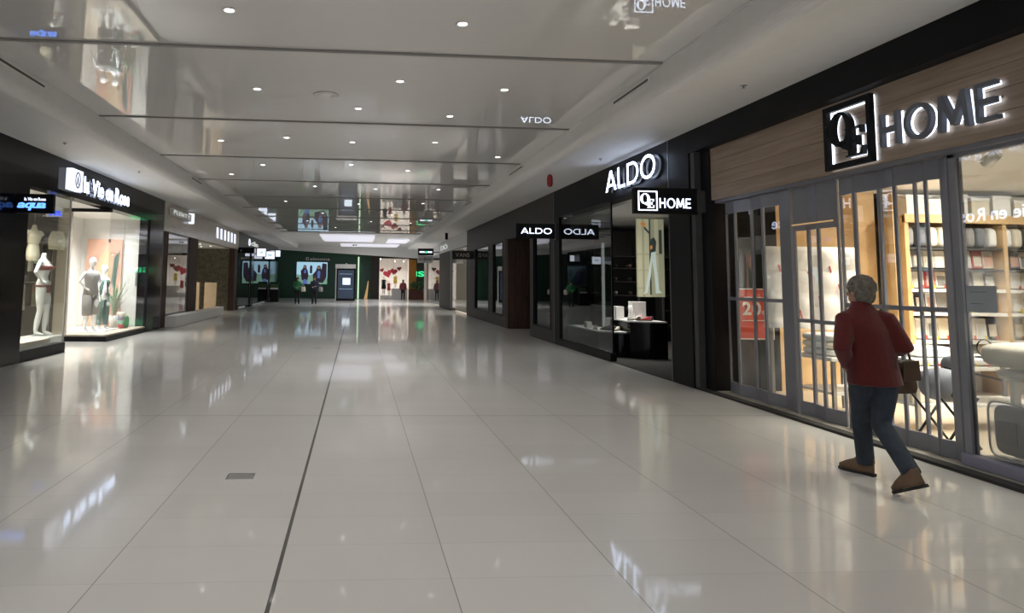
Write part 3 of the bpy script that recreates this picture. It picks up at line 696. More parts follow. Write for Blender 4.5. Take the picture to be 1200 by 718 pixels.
# tables and bedding stacks
def table(nm, lab, x0, x1, y0, y1, h, top='white', leg='steel', shelf=True):
    t = thing(nm, lab, 'table', ((x0+x1)/2, (y0+y1)/2, .013))
    part('tabletop', G().box(x0, x1, y0, y1, h-.045, h), MT[top], t, bev=.008)
    for x in (x0+.04, x1-.08):
        for y in (y0+.04, y1-.08): part('leg', G().box(x, x+.04, y, y+.04, .013, h-.045), MT[leg], t)
    if shelf: part('lower_shelf', G().box(x0+.05, x1-.05, y0+.05, y1-.05, .28, .31), MT[top], t)
    return t
table('display_table', 'white display table behind the gate, between the quilt and the red sign', 5.56, 6.30, 7.75, 8.55, .72)
for i, (mt_, cc) in enumerate([('white', 'white'), ('cream', 'cream'), ('white', 'bright white')]):
    cushion(5.93, 8.12, .72+.045+i*.085, .68, .62, .095, MT[mt_], 'folded %s duvet in the stack on the display table, %s from the bottom' % (cc, ORD[i]), 'bedding', 'folded duvets stacked on the display table', nm='folded_duvet')
t = table('long_table', 'long white topped table inside the shop behind the walking person', 5.95, 7.6, 7.0, 7.65, .79)
for i, x in enumerate((6.15, 6.5)):
    package(x, 7.3, .345-.034, .3, .35, .22, 'cream', 'cream bedding package on the low shelf of the long table, %s' % ('left one' if i == 0 else 'right one'), 'packages under the long table', 0, None)
cushion(6.35, 7.35, .85, .5, .4, .12, MT['white'], 'flat white cushion lying on the long white table', nm='cushion')
t = thing('table_lamp', 'small dark wire ornament on the long white table', 'ornament', (6.95, 7.2, .79))
part('base', G().lathe([(.09, 0), (.09, .015), (.02, .02)], (6.95, 7.2, .79)), MT['black'], t)
part('wire_ring', G().tube([(6.95+.09*math.cos(a/8*math.pi), 7.2, .9+.09*math.sin(a/8*math.pi)) for a in range(17)], .008, 6), MT['black'], t)
# grey rounded stool with crossed legs
t = thing('folding_stool', 'dark grey padded folding chair with crossed metal legs behind the gate', 'chair', (5.95, 6.5, .013))
part('seat', G().ell((5.82, 6.5, .60), (.19, .19, .16), 20, p=.75), MT['bedgrey'], t)
part('backrest', G().ell((5.97, 6.5, .76), (.06, .17, .12), 16, p=.7), MT['bedgrey'], t)
for a, b in (((5.62, .80), (6.2, .68)), ((5.76, .88), (5.84, .42)), ((5.68, .52), (5.88, .82))):
    part('cross_bar', G().tube([(a[0], 6.26, a[1]), (b[0], 6.27, b[1])], .012, 8), MT['black'], t)
for x0, x1 in ((5.62, 6.0), (6.0, 5.62)):
    for y in (6.32, 6.68): part('leg', G().tube([(x0, y, .02), (x1, y, .5)], .012, 8), MT['black'], t)
# items directly behind the fixed glass
t = thing('slatted_stool', 'white slatted display stand under the big pillow', 'display stand', (5.9, 5.1, .013))
part('stand_top', G().box(5.62, 6.5, 4.7, 5.64, .765, .79), MT['white'], t)
for i in range(7): part('slat', G().box(5.63+i*.13, 5.69+i*.13, 5.58, 5.62, .10, .765), MT['white'], t)
part('stand_base', G().box(5.62, 6.5, 4.7, 5.64, .013, .10), MT['white'], t)
cushion(5.91, 5.32, .985, 1.06, .9, .22, MT['cream'], 'big plump off-white pillow on the white slatted stand by the window', nm='pillow')
cushion(5.95, 5.28, .832, .98, .86, .08, MT['white'], 'flat white pad underneath the big plump pillow', 'bedding', nm='mattress_pad')
t = thing('zip_bag', 'clear zipped storage bag with grey bedding standing behind the window', 'bedding bag', (5.58, 5.3, .12))
mz = Matrix.Translation((5.50, 5.46, .37)) @ Matrix.Rotation(-1.5708, 4, 'Z')
part('bag_shell', G().ell((0, 0, 0), (.19, .07, .235), 20, p=.35).xf(mz), MT['clear'], t)
part('bedding_fill', G().ell((0, 0, 0), (.165, .045, .205), 20, p=.4).xf(mz), MT['grey_knit'], t)
part('insert_card', G().box(-.09, .09, -.085, -.078, -.1, .08, mz), MT['bedgrey'], t)
part('piping', G().tube([mz @ Vector((.185*math.copysign(abs(math.cos(a))**.35, math.cos(a)), -.06, .23*math.copysign(abs(math.sin(a))**.35, math.sin(a)))) for a in [2*math.pi*i/32+.01 for i in range(33)]], .008, 6), MT['white'], t)
t2 = dup(t, (.0, -.44, -.02), 'second clear zipped bedding bag, right of the first, at the edge of the picture')
solo('bag_plinth', G().box(5.42, 5.60, 4.7, 5.68, .013, .125), MT['dgrey'], 'low dark plinth carrying the clear zipped bedding bags', 'plinth')
t = thing('window_notice', 'grey paper notice with small writing taped inside the window', 'notice', (5.34, 5.53, 1.35))
part('sheet', G().box(5.338, 5.341, 5.385, 5.675, 1.35, 1.575), MT['notice'], t)
ln = MB()
for i, (a, b) in enumerate(((.04, .2), (.04, .16))): ln.box(5.336, 5.338, 5.675-a, 5.675-b, 1.52-i*.10, 1.524-i*.10)
part('writing', ln, MT['dgrey'], t)
# red sale sign on a stand
t = thing('sale_sign', 'red 20% OFF sale sign on a stand inside the folding gate', 'sign', (5.68, 9.45, .013))
part('card', G().box(5.42, 5.93, 9.44, 9.455, .80, 1.50), MT['red_card'], t)
part('card_border', G().ring([(5.41, .79), (5.94, .79), (5.94, 1.51), (5.41, 1.51)], [(5.425, .805), (5.925, .805), (5.925, 1.495), (5.425, 1.495)], -9.462, -9.435, Matrix(((1, 0, 0, 0), (0, 0, -1, 0), (0, 1, 0, 0), (0, 0, 0, 1)))), MT['white'], t)
write('20', frame((5.48, 9.44, 1.14), FW), .27, .18, 0, .008, MT['white'], t, G2)
write('%', frame((5.79, 9.44, 1.24), FW), .08, .07, 0, .008, MT['white'], t, G1); write('OFF', frame((5.77, 9.44, 1.14), FW), .12, .06, 0, .008, MT['white'], t, G1)
part('fine_print', G().box(5.47, 5.88, 9.432, 9.44, 1.05, 1.062).box(5.50, 5.85, 9.432, 9.44, 1.38, 1.39), MT['white'], t)
part('stand', G().tube([(5.68, 9.47, .02), (5.68, 9.47, .9)], .012, 8).box(5.5, 5.86, 9.4, 9.56, .013, .03), MT['steel'], t)
# track lights
t = thing('light_track', 'white ceiling light track inside the bedding shop', 'light track', (6.4, 6.6, 2.98))
part('track', G().box(6.38, 6.42, 5.2, 7.6, 2.975, 2.999), MT['white'], t)
for i, (x, y) in enumerate(((6.4, 5.75), (6.4, 6.35), (6.4, 7.1))):
    t = thing('track_light', 'white cylindrical track spotlight, %s on the shop ceiling track' % ['nearest', 'middle', 'farthest'][i], 'spotlight', (x, y, 2.8), 'track spotlights')
    part('arm', G().tube([(x, y, 2.975), (x, y, 2.9)], .012, 8), MT['white'], t)
    part('head', G().tube([(x, y, 2.9), (x+.02, y+.14, 2.84)], [.05, .065], 14), MT['white'], t)
    part('lamp', G().tube([(x+.02, y+.138, 2.841), (x+.021, y+.146, 2.838)], .05, 14), ME['gold'], t)
# green bottles and pink thing beside the red sign
solo('green_vase', G().lathe([(.035, 0), (.045, .1), (.04, .25), (.015, .32), (.018, .36)], (5.56, 7.2, .013)), MT['leaf'], 'green bottle standing on the shop floor behind the gate', 'bottle')
# ------------------------------------------------------------------ shoe shop interior
def curved_plinth(nm, lab, x0, x1, y0, y1, h, cur=.35, hl=.45):
    P = [(x0, y1)]+[(x0+(x1-x0)*i/12, y0+cur*(1-math.sin(math.pi/2*(i/12)))) for i in range(13)]+[(x1, y1)]
    t = thing(nm, lab, 'display plinth', ((x0+x1)/2, (y0+y1)/2, .013))
    part('base', G().prism(P, .013, h-.03), MT['black_gloss'], t); part('top', G().prism(P, h-.03, h), MT['white'], t, bev=.004); return t
curved_plinth('display_plinth', 'tall black plinth with curved white top in the shoe shop window', 5.72, 6.42, 13.85, 15.2, .78, .25)
curved_plinth('display_plinth', 'lower black plinth with white top beside the tall one in the shoe shop window', 5.18, 5.71, 14.2, 16.6, .54, .3)
part('rear_block', G().box(5.72, 6.42, 15.2, 15.5, .013, .78), MT['white'], bpy.data.objects['display_plinth'])
solo('white_cube', G().box(5.74, 5.92, 14.9, 15.15, .781, 1.05), MT['white'], 'small white display cube at the left of the tall plinth', 'display cube', bev=.004)
solo('white_riser', G().box(6.08, 6.40, 14.85, 15.05, .781, 1.16), MT['white'], 'long white display riser at the back of the tall plinth', 'display riser', bev=.004)
solo('white_cube', G().box(5.24, 5.36, 15.4, 15.6, .541, .68), MT['white'], 'small white display cube on the lower plinth behind glass', 'display cube', bev=.004)
def shoe_obj(x, y, z, ang, mat, lab, grp, s=1.0, heel=False, solem='sole'):
    t = thing('shoe', lab, 'shoe', (x, y, z), grp); m = Matrix.Translation((x, y, z)) @ Matrix.Rotation(ang, 4, 'Z') @ Matrix.Scale(s, 4)
    P = [(-.13, 0), (-.125, .03), (-.05, .045), (.05, .048), (.12, .035), (.14, 0), (.12, -.035), (.05, -.045), (-.05, -.035), (-.125, -.03)]
    part('sole', G().prism(P, 0, .018, m), MT[solem], t)
    u = G().loft([(0, 0, .018, .13, .04), (-.005, 0, .045, .12, .04), (-.045, 0, .07, .08, .035), (-.06, 0, .10, .055, .03)], 16).xf(m)
    part('upper', u, MT[mat], t, smooth=1)
    if heel: part('heel', G().tube([m @ Vector((-.12, 0, 0)), m @ Vector((-.11, 0, .07))], [.008, .02], 8), MT[mat], t)
cs = [('tan_', 'shoe', 'tan'), ('', 'navy', 'navy'), ('', 'coral', 'red'), ('', 'cream', 'cream'), ('', 'white', 'white'), ('', 'leather', 'brown')]
for i, (x, y, c) in enumerate([(5.82, 14.3, 3), (5.95, 14.2, 0), (6.06, 14.5, 4), (6.10, 14.15, 2), (6.24, 14.3, 1), (6.2, 14.65, 2)]):
    shoe_obj(x, y, .781, .8+i*.7, cs[c][1], '%s shoe on the tall white topped plinth, %s from the left' % (cs[c][2], ORD[i]), 'shoes on the tall plinth', .9)
for i, (x, y, c) in enumerate([(5.30, 15.0, 3), (5.42, 14.75, 0), (5.5, 14.6, 1), (5.56, 14.75, 0), (5.62, 14.55, 3), (5.6, 14.95, 1)]):
    shoe_obj(x, y, .541, 1.5+i*.6, cs[c][1], '%s shoe on the lower plinth in the shoe shop, %s from the left' % (cs[c][2], ORD[i]), 'shoes on the lower plinth', .9)
shoe_obj(6.08, 14.95, .985, 1.9, 'white', 'white shoe perched on the long white riser', None, 1.0) if False else None
t = thing('high_boot', 'white high-top boot standing on the tall plinth among shoes', 'boot', (6.02, 14.72, .781))
part('shaft', G().loft([(6.02, 14.72, .80, .09, .05), (6.02, 14.72, .87, .08, .05), (6.0, 14.72, .93, .05, .045), (5.99, 14.72, 1.08, .045, .045)], 14), MT['white'], t)
part('sole', G().box(5.93, 6.11, 14.68, 14.76, .781, .80), MT['sole'], t)
# tall backlit poster
t = thing('poster_panel', 'tall backlit pale green fashion poster of a figure in blue jeans', 'poster', (6.98, 15.9, .95))
mp = frame((6.66, 15.9, 1.25), FW) @ Matrix.Diagonal((.9, 1, 1, 1)); W, H = .74, 1.86
part('poster_board', G().box(0, W, 0, H, -.05, 0, mp), ME['poster'], t)
pb = bpy.data.objects[t.children[0].name]
part('column_shape', G().box(.02, .14, 0, H, 0, .004, mp).box(.20, .36, 0, H, 0, .004, mp).box(.48, .58, .1, H, 0, .004, mp), ME['poster_s'], pb)
part('moulding', G().box(0, W, 1.0, 1.03, 0.004, .007, mp).box(0, W, .62, .64, 0.004, .007, mp).box(0, W, .2, .22, .004, .007, mp), ME['poster'], pb)
part('window_shape', G().box(.60, .68, 1.0, 1.6, .004, .007, mp), ME['poster_d'], pb)
part('lamp_stem', G().prism([(.33, 0.05), (.33, 1.86), (.37, 1.86), (.375, .05)], .008, .011, mp).prism([(.18, 1.72), (.2, 1.62), (.33, 1.5), (.35, 1.54), (.23, 1.66)], .008, .011, mp), ME['poster_d'], pb)
part('jeans_shape', G().prism([(.40, 1.15), (.50, 1.15), (.52, .7), (.58, .16), (.66, .10), (.50, .08), (.45, .6), (.40, .85), (.36, .5), (.26, .10), (.14, .06), (.2, .14), (.32, .7)], .012, .015, mp), ME['poster_l'], pb)
part('torso_shape', G().prism([(.36, 1.05), (.50, 1.08), (.52, 1.32), (.46, 1.42), (.38, 1.38), (.35, 1.2)], .016, .019, mp), ME['poster_d'], pb)
part('lantern_shape', G().prism([(.10, 1.76), (.17, 1.80), (.24, 1.74), (.20, 1.66), (.13, 1.68)], .016, .019, mp).ell((0, 0, 0), (.035, .045, .004), 10, m=None) if False else G().prism([(.10, 1.76), (.17, 1.80), (.24, 1.74), (.20, 1.66), (.13, 1.68)], .016, .019, mp).prism([(.34, 1.2), (.40, 1.24), (.42, 1.16), (.36, 1.12)], .02, .022, mp), ME['poster_o'], pb)
part('panel_leg', G().box(.02, .06, -1.237, 0, -.04, 0, mp), MT['dgrey'], t)
part('panel_leg', G().box(W-.06, W-.02, -1.237, 0, -.04, 0, mp), MT['dgrey'], t)
# dark shelving behind
def shelf_unit(nm, lab, x0, x1, y, zs, top):
    t = thing(nm, lab, 'shelves', ((x0+x1)/2, y, .013))
    part('back_panel', G().box(x0, x1, y+.38, y+.42, .013, top), MT['dgrey'], t)
    for x in (x0, x1-.04): part('side_panel', G().box(x, x+.04, y, y+.38, .013, top), MT['dgrey'], t)
    for z in zs: part('shelf', G().box(x0+.04, x1-.04, y, y+.38, z-.025, z), MT['taupe'], t)
    return t
zs = [.45, .85, 1.25, 1.62, 1.98, 2.3]
shelf_unit('shoe_shelves', 'dark shoe shelves seen left of the tall lit poster', 6.35, 7.6, 18.0, zs, 3.0)
shelf_unit('shoe_shelves', 'dark shoe shelves seen right of the tall lit poster', 8.2, 9.8, 18.0, zs, 3.0)
for zi, z in enumerate(zs[1:5]):
    for i in range(3):
        shoe_obj(6.62+i*.36, 18.17, z, 1.2+i*.4, ['black_cloth', 'shoe', 'grey_knit', 'leather'][(i+zi) % 4], '%s shoe on dark shelves left of the poster, %s row up, %s from left' % (['black', 'tan', 'grey', 'brown'][(i+zi) % 4], ORD[zi], ORD[i]), 'shoes on the dark shelves')
solo('lit_column', G().box(6.28, 6.34, 17.2, 17.26, .013, 2.6), ME['led'], 'slim pale vertical lit strip behind the window edge of the shoe shop', 'light strip')
# ------------------------------------------------------------------ fire extinguisher-like bin far left etc. is built with the far hall
# ------------------------------------------------------------------ LEFT SIDE: lingerie shop
struct('wall_left', G().box(XL-.3, XL, 3.5, 21.5, 3.2, SOF+.03).box(XL-.3, XL, 3.5, 12.8, 0, 3.2), MT['black_gloss'])
struct('pillar_left', G().box(XL-.3, XL, 20.12, 21.45, 0, 3.2), MT['black_gloss'])
struct('trim_%d' % k, G().box(XL-.02, XL+.006, 21.43, 21.5, 0, SOF), MT['seam']); k += 1
for y in (5.6, 8.0, 10.4): struct('trim_%d' % k, G().box(XL-.01, XL+.004, y-.01, y+.01, 0, SOF), MT['dgrey']); k += 1
struct('baseboard_left', G().box(XL-.25, XL+.0, 12.8, 14.72, 0, .2), MT['black'])
struct('baseboard_left_far', G().box(XL-1.1, XL+.0, 17.05, 20.12, 0, .12), MT['black'])
struct('floor_lingerie', G().box(-9.6, XL-.3, 12.8, 14.72, 0, .28).box(-9.6, XL-.02, 17.1, 20.12, 0, .16), MT['beige'])
struct('wall_lingerie_back', G().box(-8.5, -8.4, 12.6, 17.2, 0, 3.25), MT['beige'])
struct('wall_lingerie_side', G().box(-8.4, XL-.3, 12.62, 12.72, 0, 3.25), MT['beige'])
wdisp = struct('wall_lingerie_display', G().box(-8.0, -7.9, 17.2, 20.3, .12, 3.25).box(-8.0, XL-.3, 20.2, 20.3, .12, 3.25), MT['white'])
struct('wall_lingerie_return', G().box(-9.4, -6.98, 17.12, 17.22, 0, 3.2), MT['beige'])
struct('ceiling_lingerie', G().box(-8.5, XL-.3, 12.7, 20.3, 3.2, 3.26), MT['plaster_w'])
t = thing('window_8', '', 'x', (XL, 13.8, 0)); del t['label']; del t['category']; t['kind'] = 'structure'
part('window_pane', G().box(XL-.05, XL-.038, 12.8, 14.70, .2, 3.2).box(-6.9, XL-.05, 14.69, 14.70, .2, 3.2), MT['glass'], t)
part('window_frame', G().box(XL-.06, XL-.03, 14.68, 14.72, .0, 3.2).box(XL-.06, XL-.02, 12.78, 12.84, .2, 3.2), MT['steel'], t)
t = thing('window_9', '', 'x', (XL, 18.5, 0)); del t['label']; del t['category']; t['kind'] = 'structure'
part('window_pane', G().box(XL-.05, XL-.038, 17.05, 20.1, .12, 3.2).box(-7.0, XL-.05, 17.05, 17.062, .12, 3.17), MT['glass'], t)
part('corner_clip', G().box(XL-.065, XL-.02, 17.03, 17.08, 2.38, 2.46).box(XL-.065, XL-.02, 17.03, 17.08, 1.1, 1.17), MT['steel'], t)
part('window_header', G().box(-7.0, XL-.02, 17.02, 17.10, 3.12, 3.2), MT['black'], t)
# recess floor strip, wall hardware
part('handle', G().box(-6.35, -6.27, 20.15, 20.2, 1.3, 1.75), MT['steel'], wdisp, bev=.01)
struct('trim_%d' % k, G().box(-6.72, -6.712, 20.19, 20.2, .16, 3.2), MT['steel']); k += 1
# large pale print leaning at the back
t = thing('wall_print', 'large peach toned print behind the two dressed mannequins', 'poster', (-7.2, 20.1, .16))
part('print', G().box(-7.72, -6.74, 20.12, 20.18, .17, 2.62), MT['peach'], t)
part('print_figure', G().prism([(-7.5, .3), (-7.2, .3), (-7.1, 1.1), (-6.98, 1.6), (-7.02, 2.2), (-7.2, 2.35), (-7.36, 2.1), (-7.42, 1.5)], -20.118, -20.11, Matrix(((1, 0, 0, 0), (0, 0, -1, 0), (0, 1, 0, 0), (0, 0, 0, 1)))), MT['coral'] if False else MT['tanboard'], t)
part('print_leaf', G().prism([(-6.9, 1.0), (-6.8, 2.3), (-6.95, 2.1), (-7.0, 1.4)], -20.118, -20.11, Matrix(((1, 0, 0, 0), (0, 0, -1, 0), (0, 1, 0, 0), (0, 0, 0, 1)))), MT['teal_cloth'], t)
# sign
t = thing('shop_sign', 'lit white la Vie en Rose lettering with a raised emblem box on the black fascia', 'sign', (XL+.1, 16.3, 3.3))
eb = part('emblem_box', G().box(XL+.005, XL+.14, 14.25, 14.80, 3.32, 3.76), ME['white2'], t, bev=.01)
mr = frame((XL+.142, 14.52, 3.54), LW)
part('emblem', G().ring(arc(0, 0, .13, .17, 0, 2*math.pi*23/24, 23), arc(0, 0, .10, .14, 0, 2*math.pi*23/24, 23), 0, .006, mr).prism([(-.06, -.10), (0, .11), (.06, -.10), (.03, -.10), (0, .02), (-.03, -.10)], 0, .006, mr), MT['lilac'], eb)
write('la Vie en Rose', frame((XL+.05, 15.0, 3.36), LW), 2.92, .34, .032, .04, ME['white'], t, G1, gap=.07, space=.26)
part('sign_raceway', G().box(XL, XL+.05, 15.0, 17.92, 3.42, 3.50), MT['black'], t)
# blade sign
t = blade(-6.05+.07, -5.34, 12.3, 2.64, 2.98, 'black blade sign with lit white and blue aqua script, left wall') 
write('la Vie en Rose', frame((-5.83, 12.3, 2.86), FW), .36, .055, 0, .012, ME['white2'], t, G1, gap=.05, space=.22)
write('aqua', frame((-5.95, 12.3, 2.735), FW), .48, .13, 0, .012, ME['blue'], t, G2, gap=-.03, shear=.35)
t = thing('inner_sign', 'small blue lit sign hanging inside the lingerie shop window', 'sign', (-6.5, 15.6, 2.85))
part('sign_board', G().box(-6.92, -6.56, 15.6, 15.64, 2.86, 3.08), MT['white'], t)
write('la', frame((-6.84, 15.6, 2.89), FW), .26, .15, 0, .02, ME['deepblue'], t, G2)
part('hanger', G().tube([(-6.77, 15.62, 3.08), (-6.77, 15.62, 3.2)], .006, 6), MT['steel'], t)
# ------------------------------------------------------------------ organic bodies
def torso_rings(x, y, z, s, rot=0): return None
def mannequin(x, y, z, h, ang, lab, mat='white', pose='hip', head=False, grp=None):
    """female display figure of height h standing at x,y,z, turned by ang (0 faces +X)"""
    s = h/1.72; M1 = Matrix.Translation((x, y, z)) @ Matrix.Rotation(ang, 4, 'Z') @ Matrix.Scale(s, 4)
    b = G()                                        # local frame: +x forward, y sideways
    b.loft([(0, 0, .80, .085, .13), (0, 0, .88, .115, .175), (-.01, 0, .97, .10, .165), (0, 0, 1.07, .075, .12), (.005, 0, 1.16, .09, .135), (.02, 0, 1.27, .115, .16), (0, 0, 1.37, .085, .175), (-.01, 0, 1.42, .05, .12), (-.01, 0, 1.46, .045, .05), (-.005, 0, 1.53, .042, .042)], 20)
    for sy in (-1, 1): b.ell((.085, sy*.07, 1.26), (.06, .062, .06), 12)
    if head: b.ell((.01, 0, 1.63), (.095, .075, .115), 16); b.ell((.05, 0, 1.58), (.05, .045, .05), 10)
    for sy in (-1, 1):
        fx = .05 if sy > 0 else -.02
        b.tube([(0, sy*.085, .88), (.015+fx, sy*.085, .66), (.02+fx, sy*.075, .46), (-.01+fx*1.4, sy*.07, .25), (-.03+fx*1.6, sy*.065, .08)], [.095, .078, .052, .055, .034], 14)
        b.tube([(-.045+fx*1.6, sy*.065, .06), (.04+fx*1.6, sy*.07, .035), (.12+fx*1.6, sy*.075, .018)], [.032, .033, .018], 10)
        if pose == 'hip' or (pose == 'one' and sy > 0):
            b.tube([(-.01, sy*.17, 1.38), (-.05, sy*.30, 1.17), (.03, sy*.17, 1.0)], [.045, .037, .025], 12)
            b.ell((.06, sy*.155, .985), (.05, .025, .03), 10)
            for f_ in range(4): b.tube([(.08, sy*.15, 1.0-f_*.016), (.12, sy*.14, .985-f_*.018)], [.009, .007], 6)
        else:
            b.tube([(-.01, sy*.17, 1.38), (-.03, sy*.225, 1.12), (.06, sy*.24, .88)], [.045, .036, .024], 12)
            b.ell((.075, sy*.24, .83), (.025, .02, .045), 10)
            for f_ in range(4): b.tube([(.06+f_*.013, sy*.24, .80), (.075+f_*.014, sy*.24, .735)], [.008, .006], 6)
    b.xf(M1); o = mk('mannequin', b, MT[mat if mat != 'white' else 'mannequin'], (x, y, z)); o.location = (x, y, z)
    mods(o, remesh=.016*s, smooth=3); o['label'] = lab; o['category'] = 'mannequin'
    if grp: o['group'] = grp
    return o, M1
def band(M1, rings): return G().loft(rings, 22).xf(M1)
o, M1 = mannequin(-6.72, 15.22, .29, 1.97, .15, 'white headless mannequin in a dark red bra and briefs, hand on hip')
part('bra', band(M1, [(.02, 0, 1.205, .13, .152), (.03, 0, 1.25, .158, .17), (.03, 0, 1.29, .145, .170)]), MT['redbra'], o)
part('briefs', G().loft([(0, 0, .90, .125, .186), (0, 0, .935, .118, .182)], 22).prism([(-.12, .91), (.12, .91), (.02, .79), (-.02, .79)], -.13, .13, Matrix(((0, 0, 1, 0), (1, 0, 0, 0), (0, 1, 0, 0), (0, 0, 0, 1)))).xf(M1), MT['redbra'], o)
part('stand_plate', G().lathe([(.16, 0), (.16, .012)], (-6.72, 15.22, .28), 24), MT['steel'], o)
solo('display_plinth_glass', G().box(-7.0, -6.4, 14.74, 15.6, .0, .28), MT['white'], 'low pale plinth under the bikini mannequin', 'display plinth', bev=.004)
o, M1 = mannequin(-6.75, 18.0, .17, 1.85, -.5, 'white mannequin in a grey sweater and grey loose trousers', pose='hip', head=True)
part('sweater', band(M1, [(0, 0, .84, .14, .20), (0, 0, .97, .13, .185), (0, 0, 1.1, .11, .155), (.01, 0, 1.27, .15, .185), (0, 0, 1.36, .115, .195), (0, 0, 1.42, .07, .13)]), MT['grey_knit'], o)
part('trousers', G().tube([(0, .09, .86), (.03, .09, .5), (.05, .08, .38)], [.12, .105, .10], 14).tube([(0, -.09, .86), (-.01, -.09, .5), (-.02, -.08, .38)], [.12, .105, .10], 14).xf(M1), MT['grey_knit'], o)
o, M1 = mannequin(-6.75, 18.85, .17, 1.68, -.3, 'white mannequin in a dark green top and green trousers holding a white bag', pose='one', head=True)
part('top', band(M1, [(0, 0, .93, .125, .18), (0, 0, 1.1, .10, .145), (.02, 0, 1.27, .145, .178), (0, 0, 1.33, .11, .175)]), MT['teal_cloth'], o)
part('trousers', G().tube([(0, .09, .92), (.06, .09, .5), (.05, .08, .12)], [.115, .085, .075], 14).tube([(0, -.09, .92), (0, -.09, .5), (-.03, -.08, .12)], [.115, .085, .075], 14).xf(M1), MT['teal_cloth'], o)
solo('tote_bag', G().loft([(-6.62, 18.6, .95, .05, .12), (-6.62, 18.6, 1.0, .07, .14), (-6.62, 18.6, 1.2, .04, .11), (-6.62, 18.6, 1.42, .012, .02)], 14), MT['white'], 'white soft bag hanging from the arm of the green dressed mannequin', 'bag')
solo('floor_plate', G().box(-7.05, -6.40, 17.6, 19.2, .161, .18), MT['white'], 'thin white base plate under the two dressed mannequins', 'base plate', bev=.004)
def bust(x, y, z, s, lab, legs):
    b = G()
    if not legs: b.loft([(0, 0, .0, .09, .12), (0, 0, .1, .11, .17), (0, 0, .2, .10, .16), (0, 0, .33, .075, .12), (.02, 0, .5, .12, .16), (0, 0, .6, .08, .17), (0, 0, .66, .045, .06), (0, 0, .74, .042, .045)], 18).tube([(0, -.15, .6), (.02, -.24, .54)], [.05, .04], 10).tube([(0, .15, .6), (.02, .24, .54)], [.05, .04], 10)
    else: b.loft([(0, 0, .35, .08, .125), (0, 0, .25, .11, .17), (0, 0, .16, .115, .18)], 18).tube([(0, .09, .2), (0, .09, 0)], [.095, .08], 14).tube([(0, -.09, .2), (0, -.09, 0)], [.095, .08], 14)
    M1 = Matrix.Translation((x, y, z)) @ Matrix.Rotation(-.3, 4, 'Z') @ Matrix.Scale(s, 4); b.xf(M1)
    o = mk('bust_form', b, MT['mannequin_c'], (x, y, z)); o.location = (x, y, z); mods(o, remesh=.018, smooth=3); o['label'] = lab; o['category'] = 'mannequin'
    part('hanging_wire', G().tube([(x, y, z+(.70 if not legs else .33)*s), (x, y, 3.2)], .006, 6), MT['steel'], o)
bust(-7.2, 15.72, 1.88, 1.08, 'cream torso form hanging upper left of the bikini mannequin', False)
bust(-7.2, 16.9, 2.18, 1.25, 'cream hip form hanging upper right of the bikini mannequin', True)
# garment wall in the first window
random.seed(5)
struct('wall_lingerie_dark', G().box(-8.38, -7.28, 17.08, 17.118, 0, 3.2), MT['taupe'])
t = thing('garment_rail', 'double rail of lingerie garments at the back of the first window', 'clothes rail', (-7.8, 16.95, .28))
for z in (2.35, 1.40): part('rail_bar', G().tube([(-8.3, 16.95, z), (-7.3, 16.95, z)], .012, 8), MT['steel'], t)
for x in (-8.3, -7.3): part('rail_post', G().tube([(x, 16.95, .0), (x, 16.95, 2.35)], .012, 8), MT['steel'], t)
for j, z in enumerate((2.3, 1.35)):
    for i in range(7):
        x = -8.2+i*.135; h = random.uniform(.45, .75); c = random.choice([('grey_knit', 'grey'), ('taupe', 'dark'), ('olive', 'olive'), ('leaf2', 'pale green'), ('cream', 'cream'), ('taupe', 'dark')])
        solo('hanging_garment', G().loft([(x, 16.95, z-h, .05, .10), (x, 16.95, z-h*.4, .045, .09), (x, 16.95, z-.04, .04, .10), (x, 16.95, z+.02, .02, .03)], 10), MT[c[0]], '%s garment on the %s lingerie rail, %s from the left' % (c[1], ['upper', 'lower'][j], ORD[i]), 'garment', 'garments on the lingerie rails')
# potted plant
def plant(x, y, z, h, lab, pot='white', leafm='leaf2', n=16, ph=.25, pr=.12):
    t = thing('potted_plant', lab, 'plant', (x, y, z)); random.seed(int(x*100))
    part('pot', G().lathe([(pr*.7, 0), (pr, ph), (pr*.92, ph), (pr*.85, ph-.03)], (x, y, z), 20), MT[pot], t)
    b = MB()
    for i in range(n):
        a = i*2.4; L_ = h*random.uniform(.5, 1); sp_ = random.uniform(.12, .38)*h
        p = [Vector((x, y, z+ph-.04)), Vector((x+math.cos(a)*sp_*.4, y+math.sin(a)*sp_*.4, z+ph+L_*.5)), Vector((x+math.cos(a)*sp_, y+math.sin(a)*sp_, z+ph+L_*.85))]
        s_ = Vector((-math.sin(a), math.cos(a), 0))*.022*h; u_ = Vector((0, 0, .004))
        vs = [p[0]-s_*.3, p[0]+s_*.3, p[1]-s_, p[1]+s_, p[2]-s_*.05, p[2]+s_*.05]
        b.add(vs+[v+u_ for v in vs], [(0, 1, 3, 2), (2, 3, 5, 4), (6, 8, 9, 7), (8, 10, 11, 9), (0, 2, 8, 6), (2, 4, 10, 8), (1, 7, 9, 3), (3, 9, 11, 5)], True)
    part('leaves', b, MT[leafm], t); return t
plant(-6.70, 19.62, .17, 1.15, 'spiky pale leaved plant in a tall white pot beside the green dressed mannequin', n=34, ph=.32, pr=.15)
solo('cactus_toy', G().lathe([(.06, 0), (.08, .08), (.08, .26), (.04, .33), (.0, .34)], (-6.35, 19.55, .16)), MT['leaf'], 'small green rounded ornament beside the spiky plant', 'ornament')
t = thing('striped_vase', 'vase striped in pink and blue near the foot of the spiky plant', 'vase', (-6.38, 19.25, .16))
for i, c in enumerate(('coral', 'paper_green', 'lilac', 'cream')): part('stripe', G().lathe([(.07+.01*i, i*.11), (.08+.01*i, .11+i*.11)], (-6.38, 19.25, .161), 18), MT[c], t)
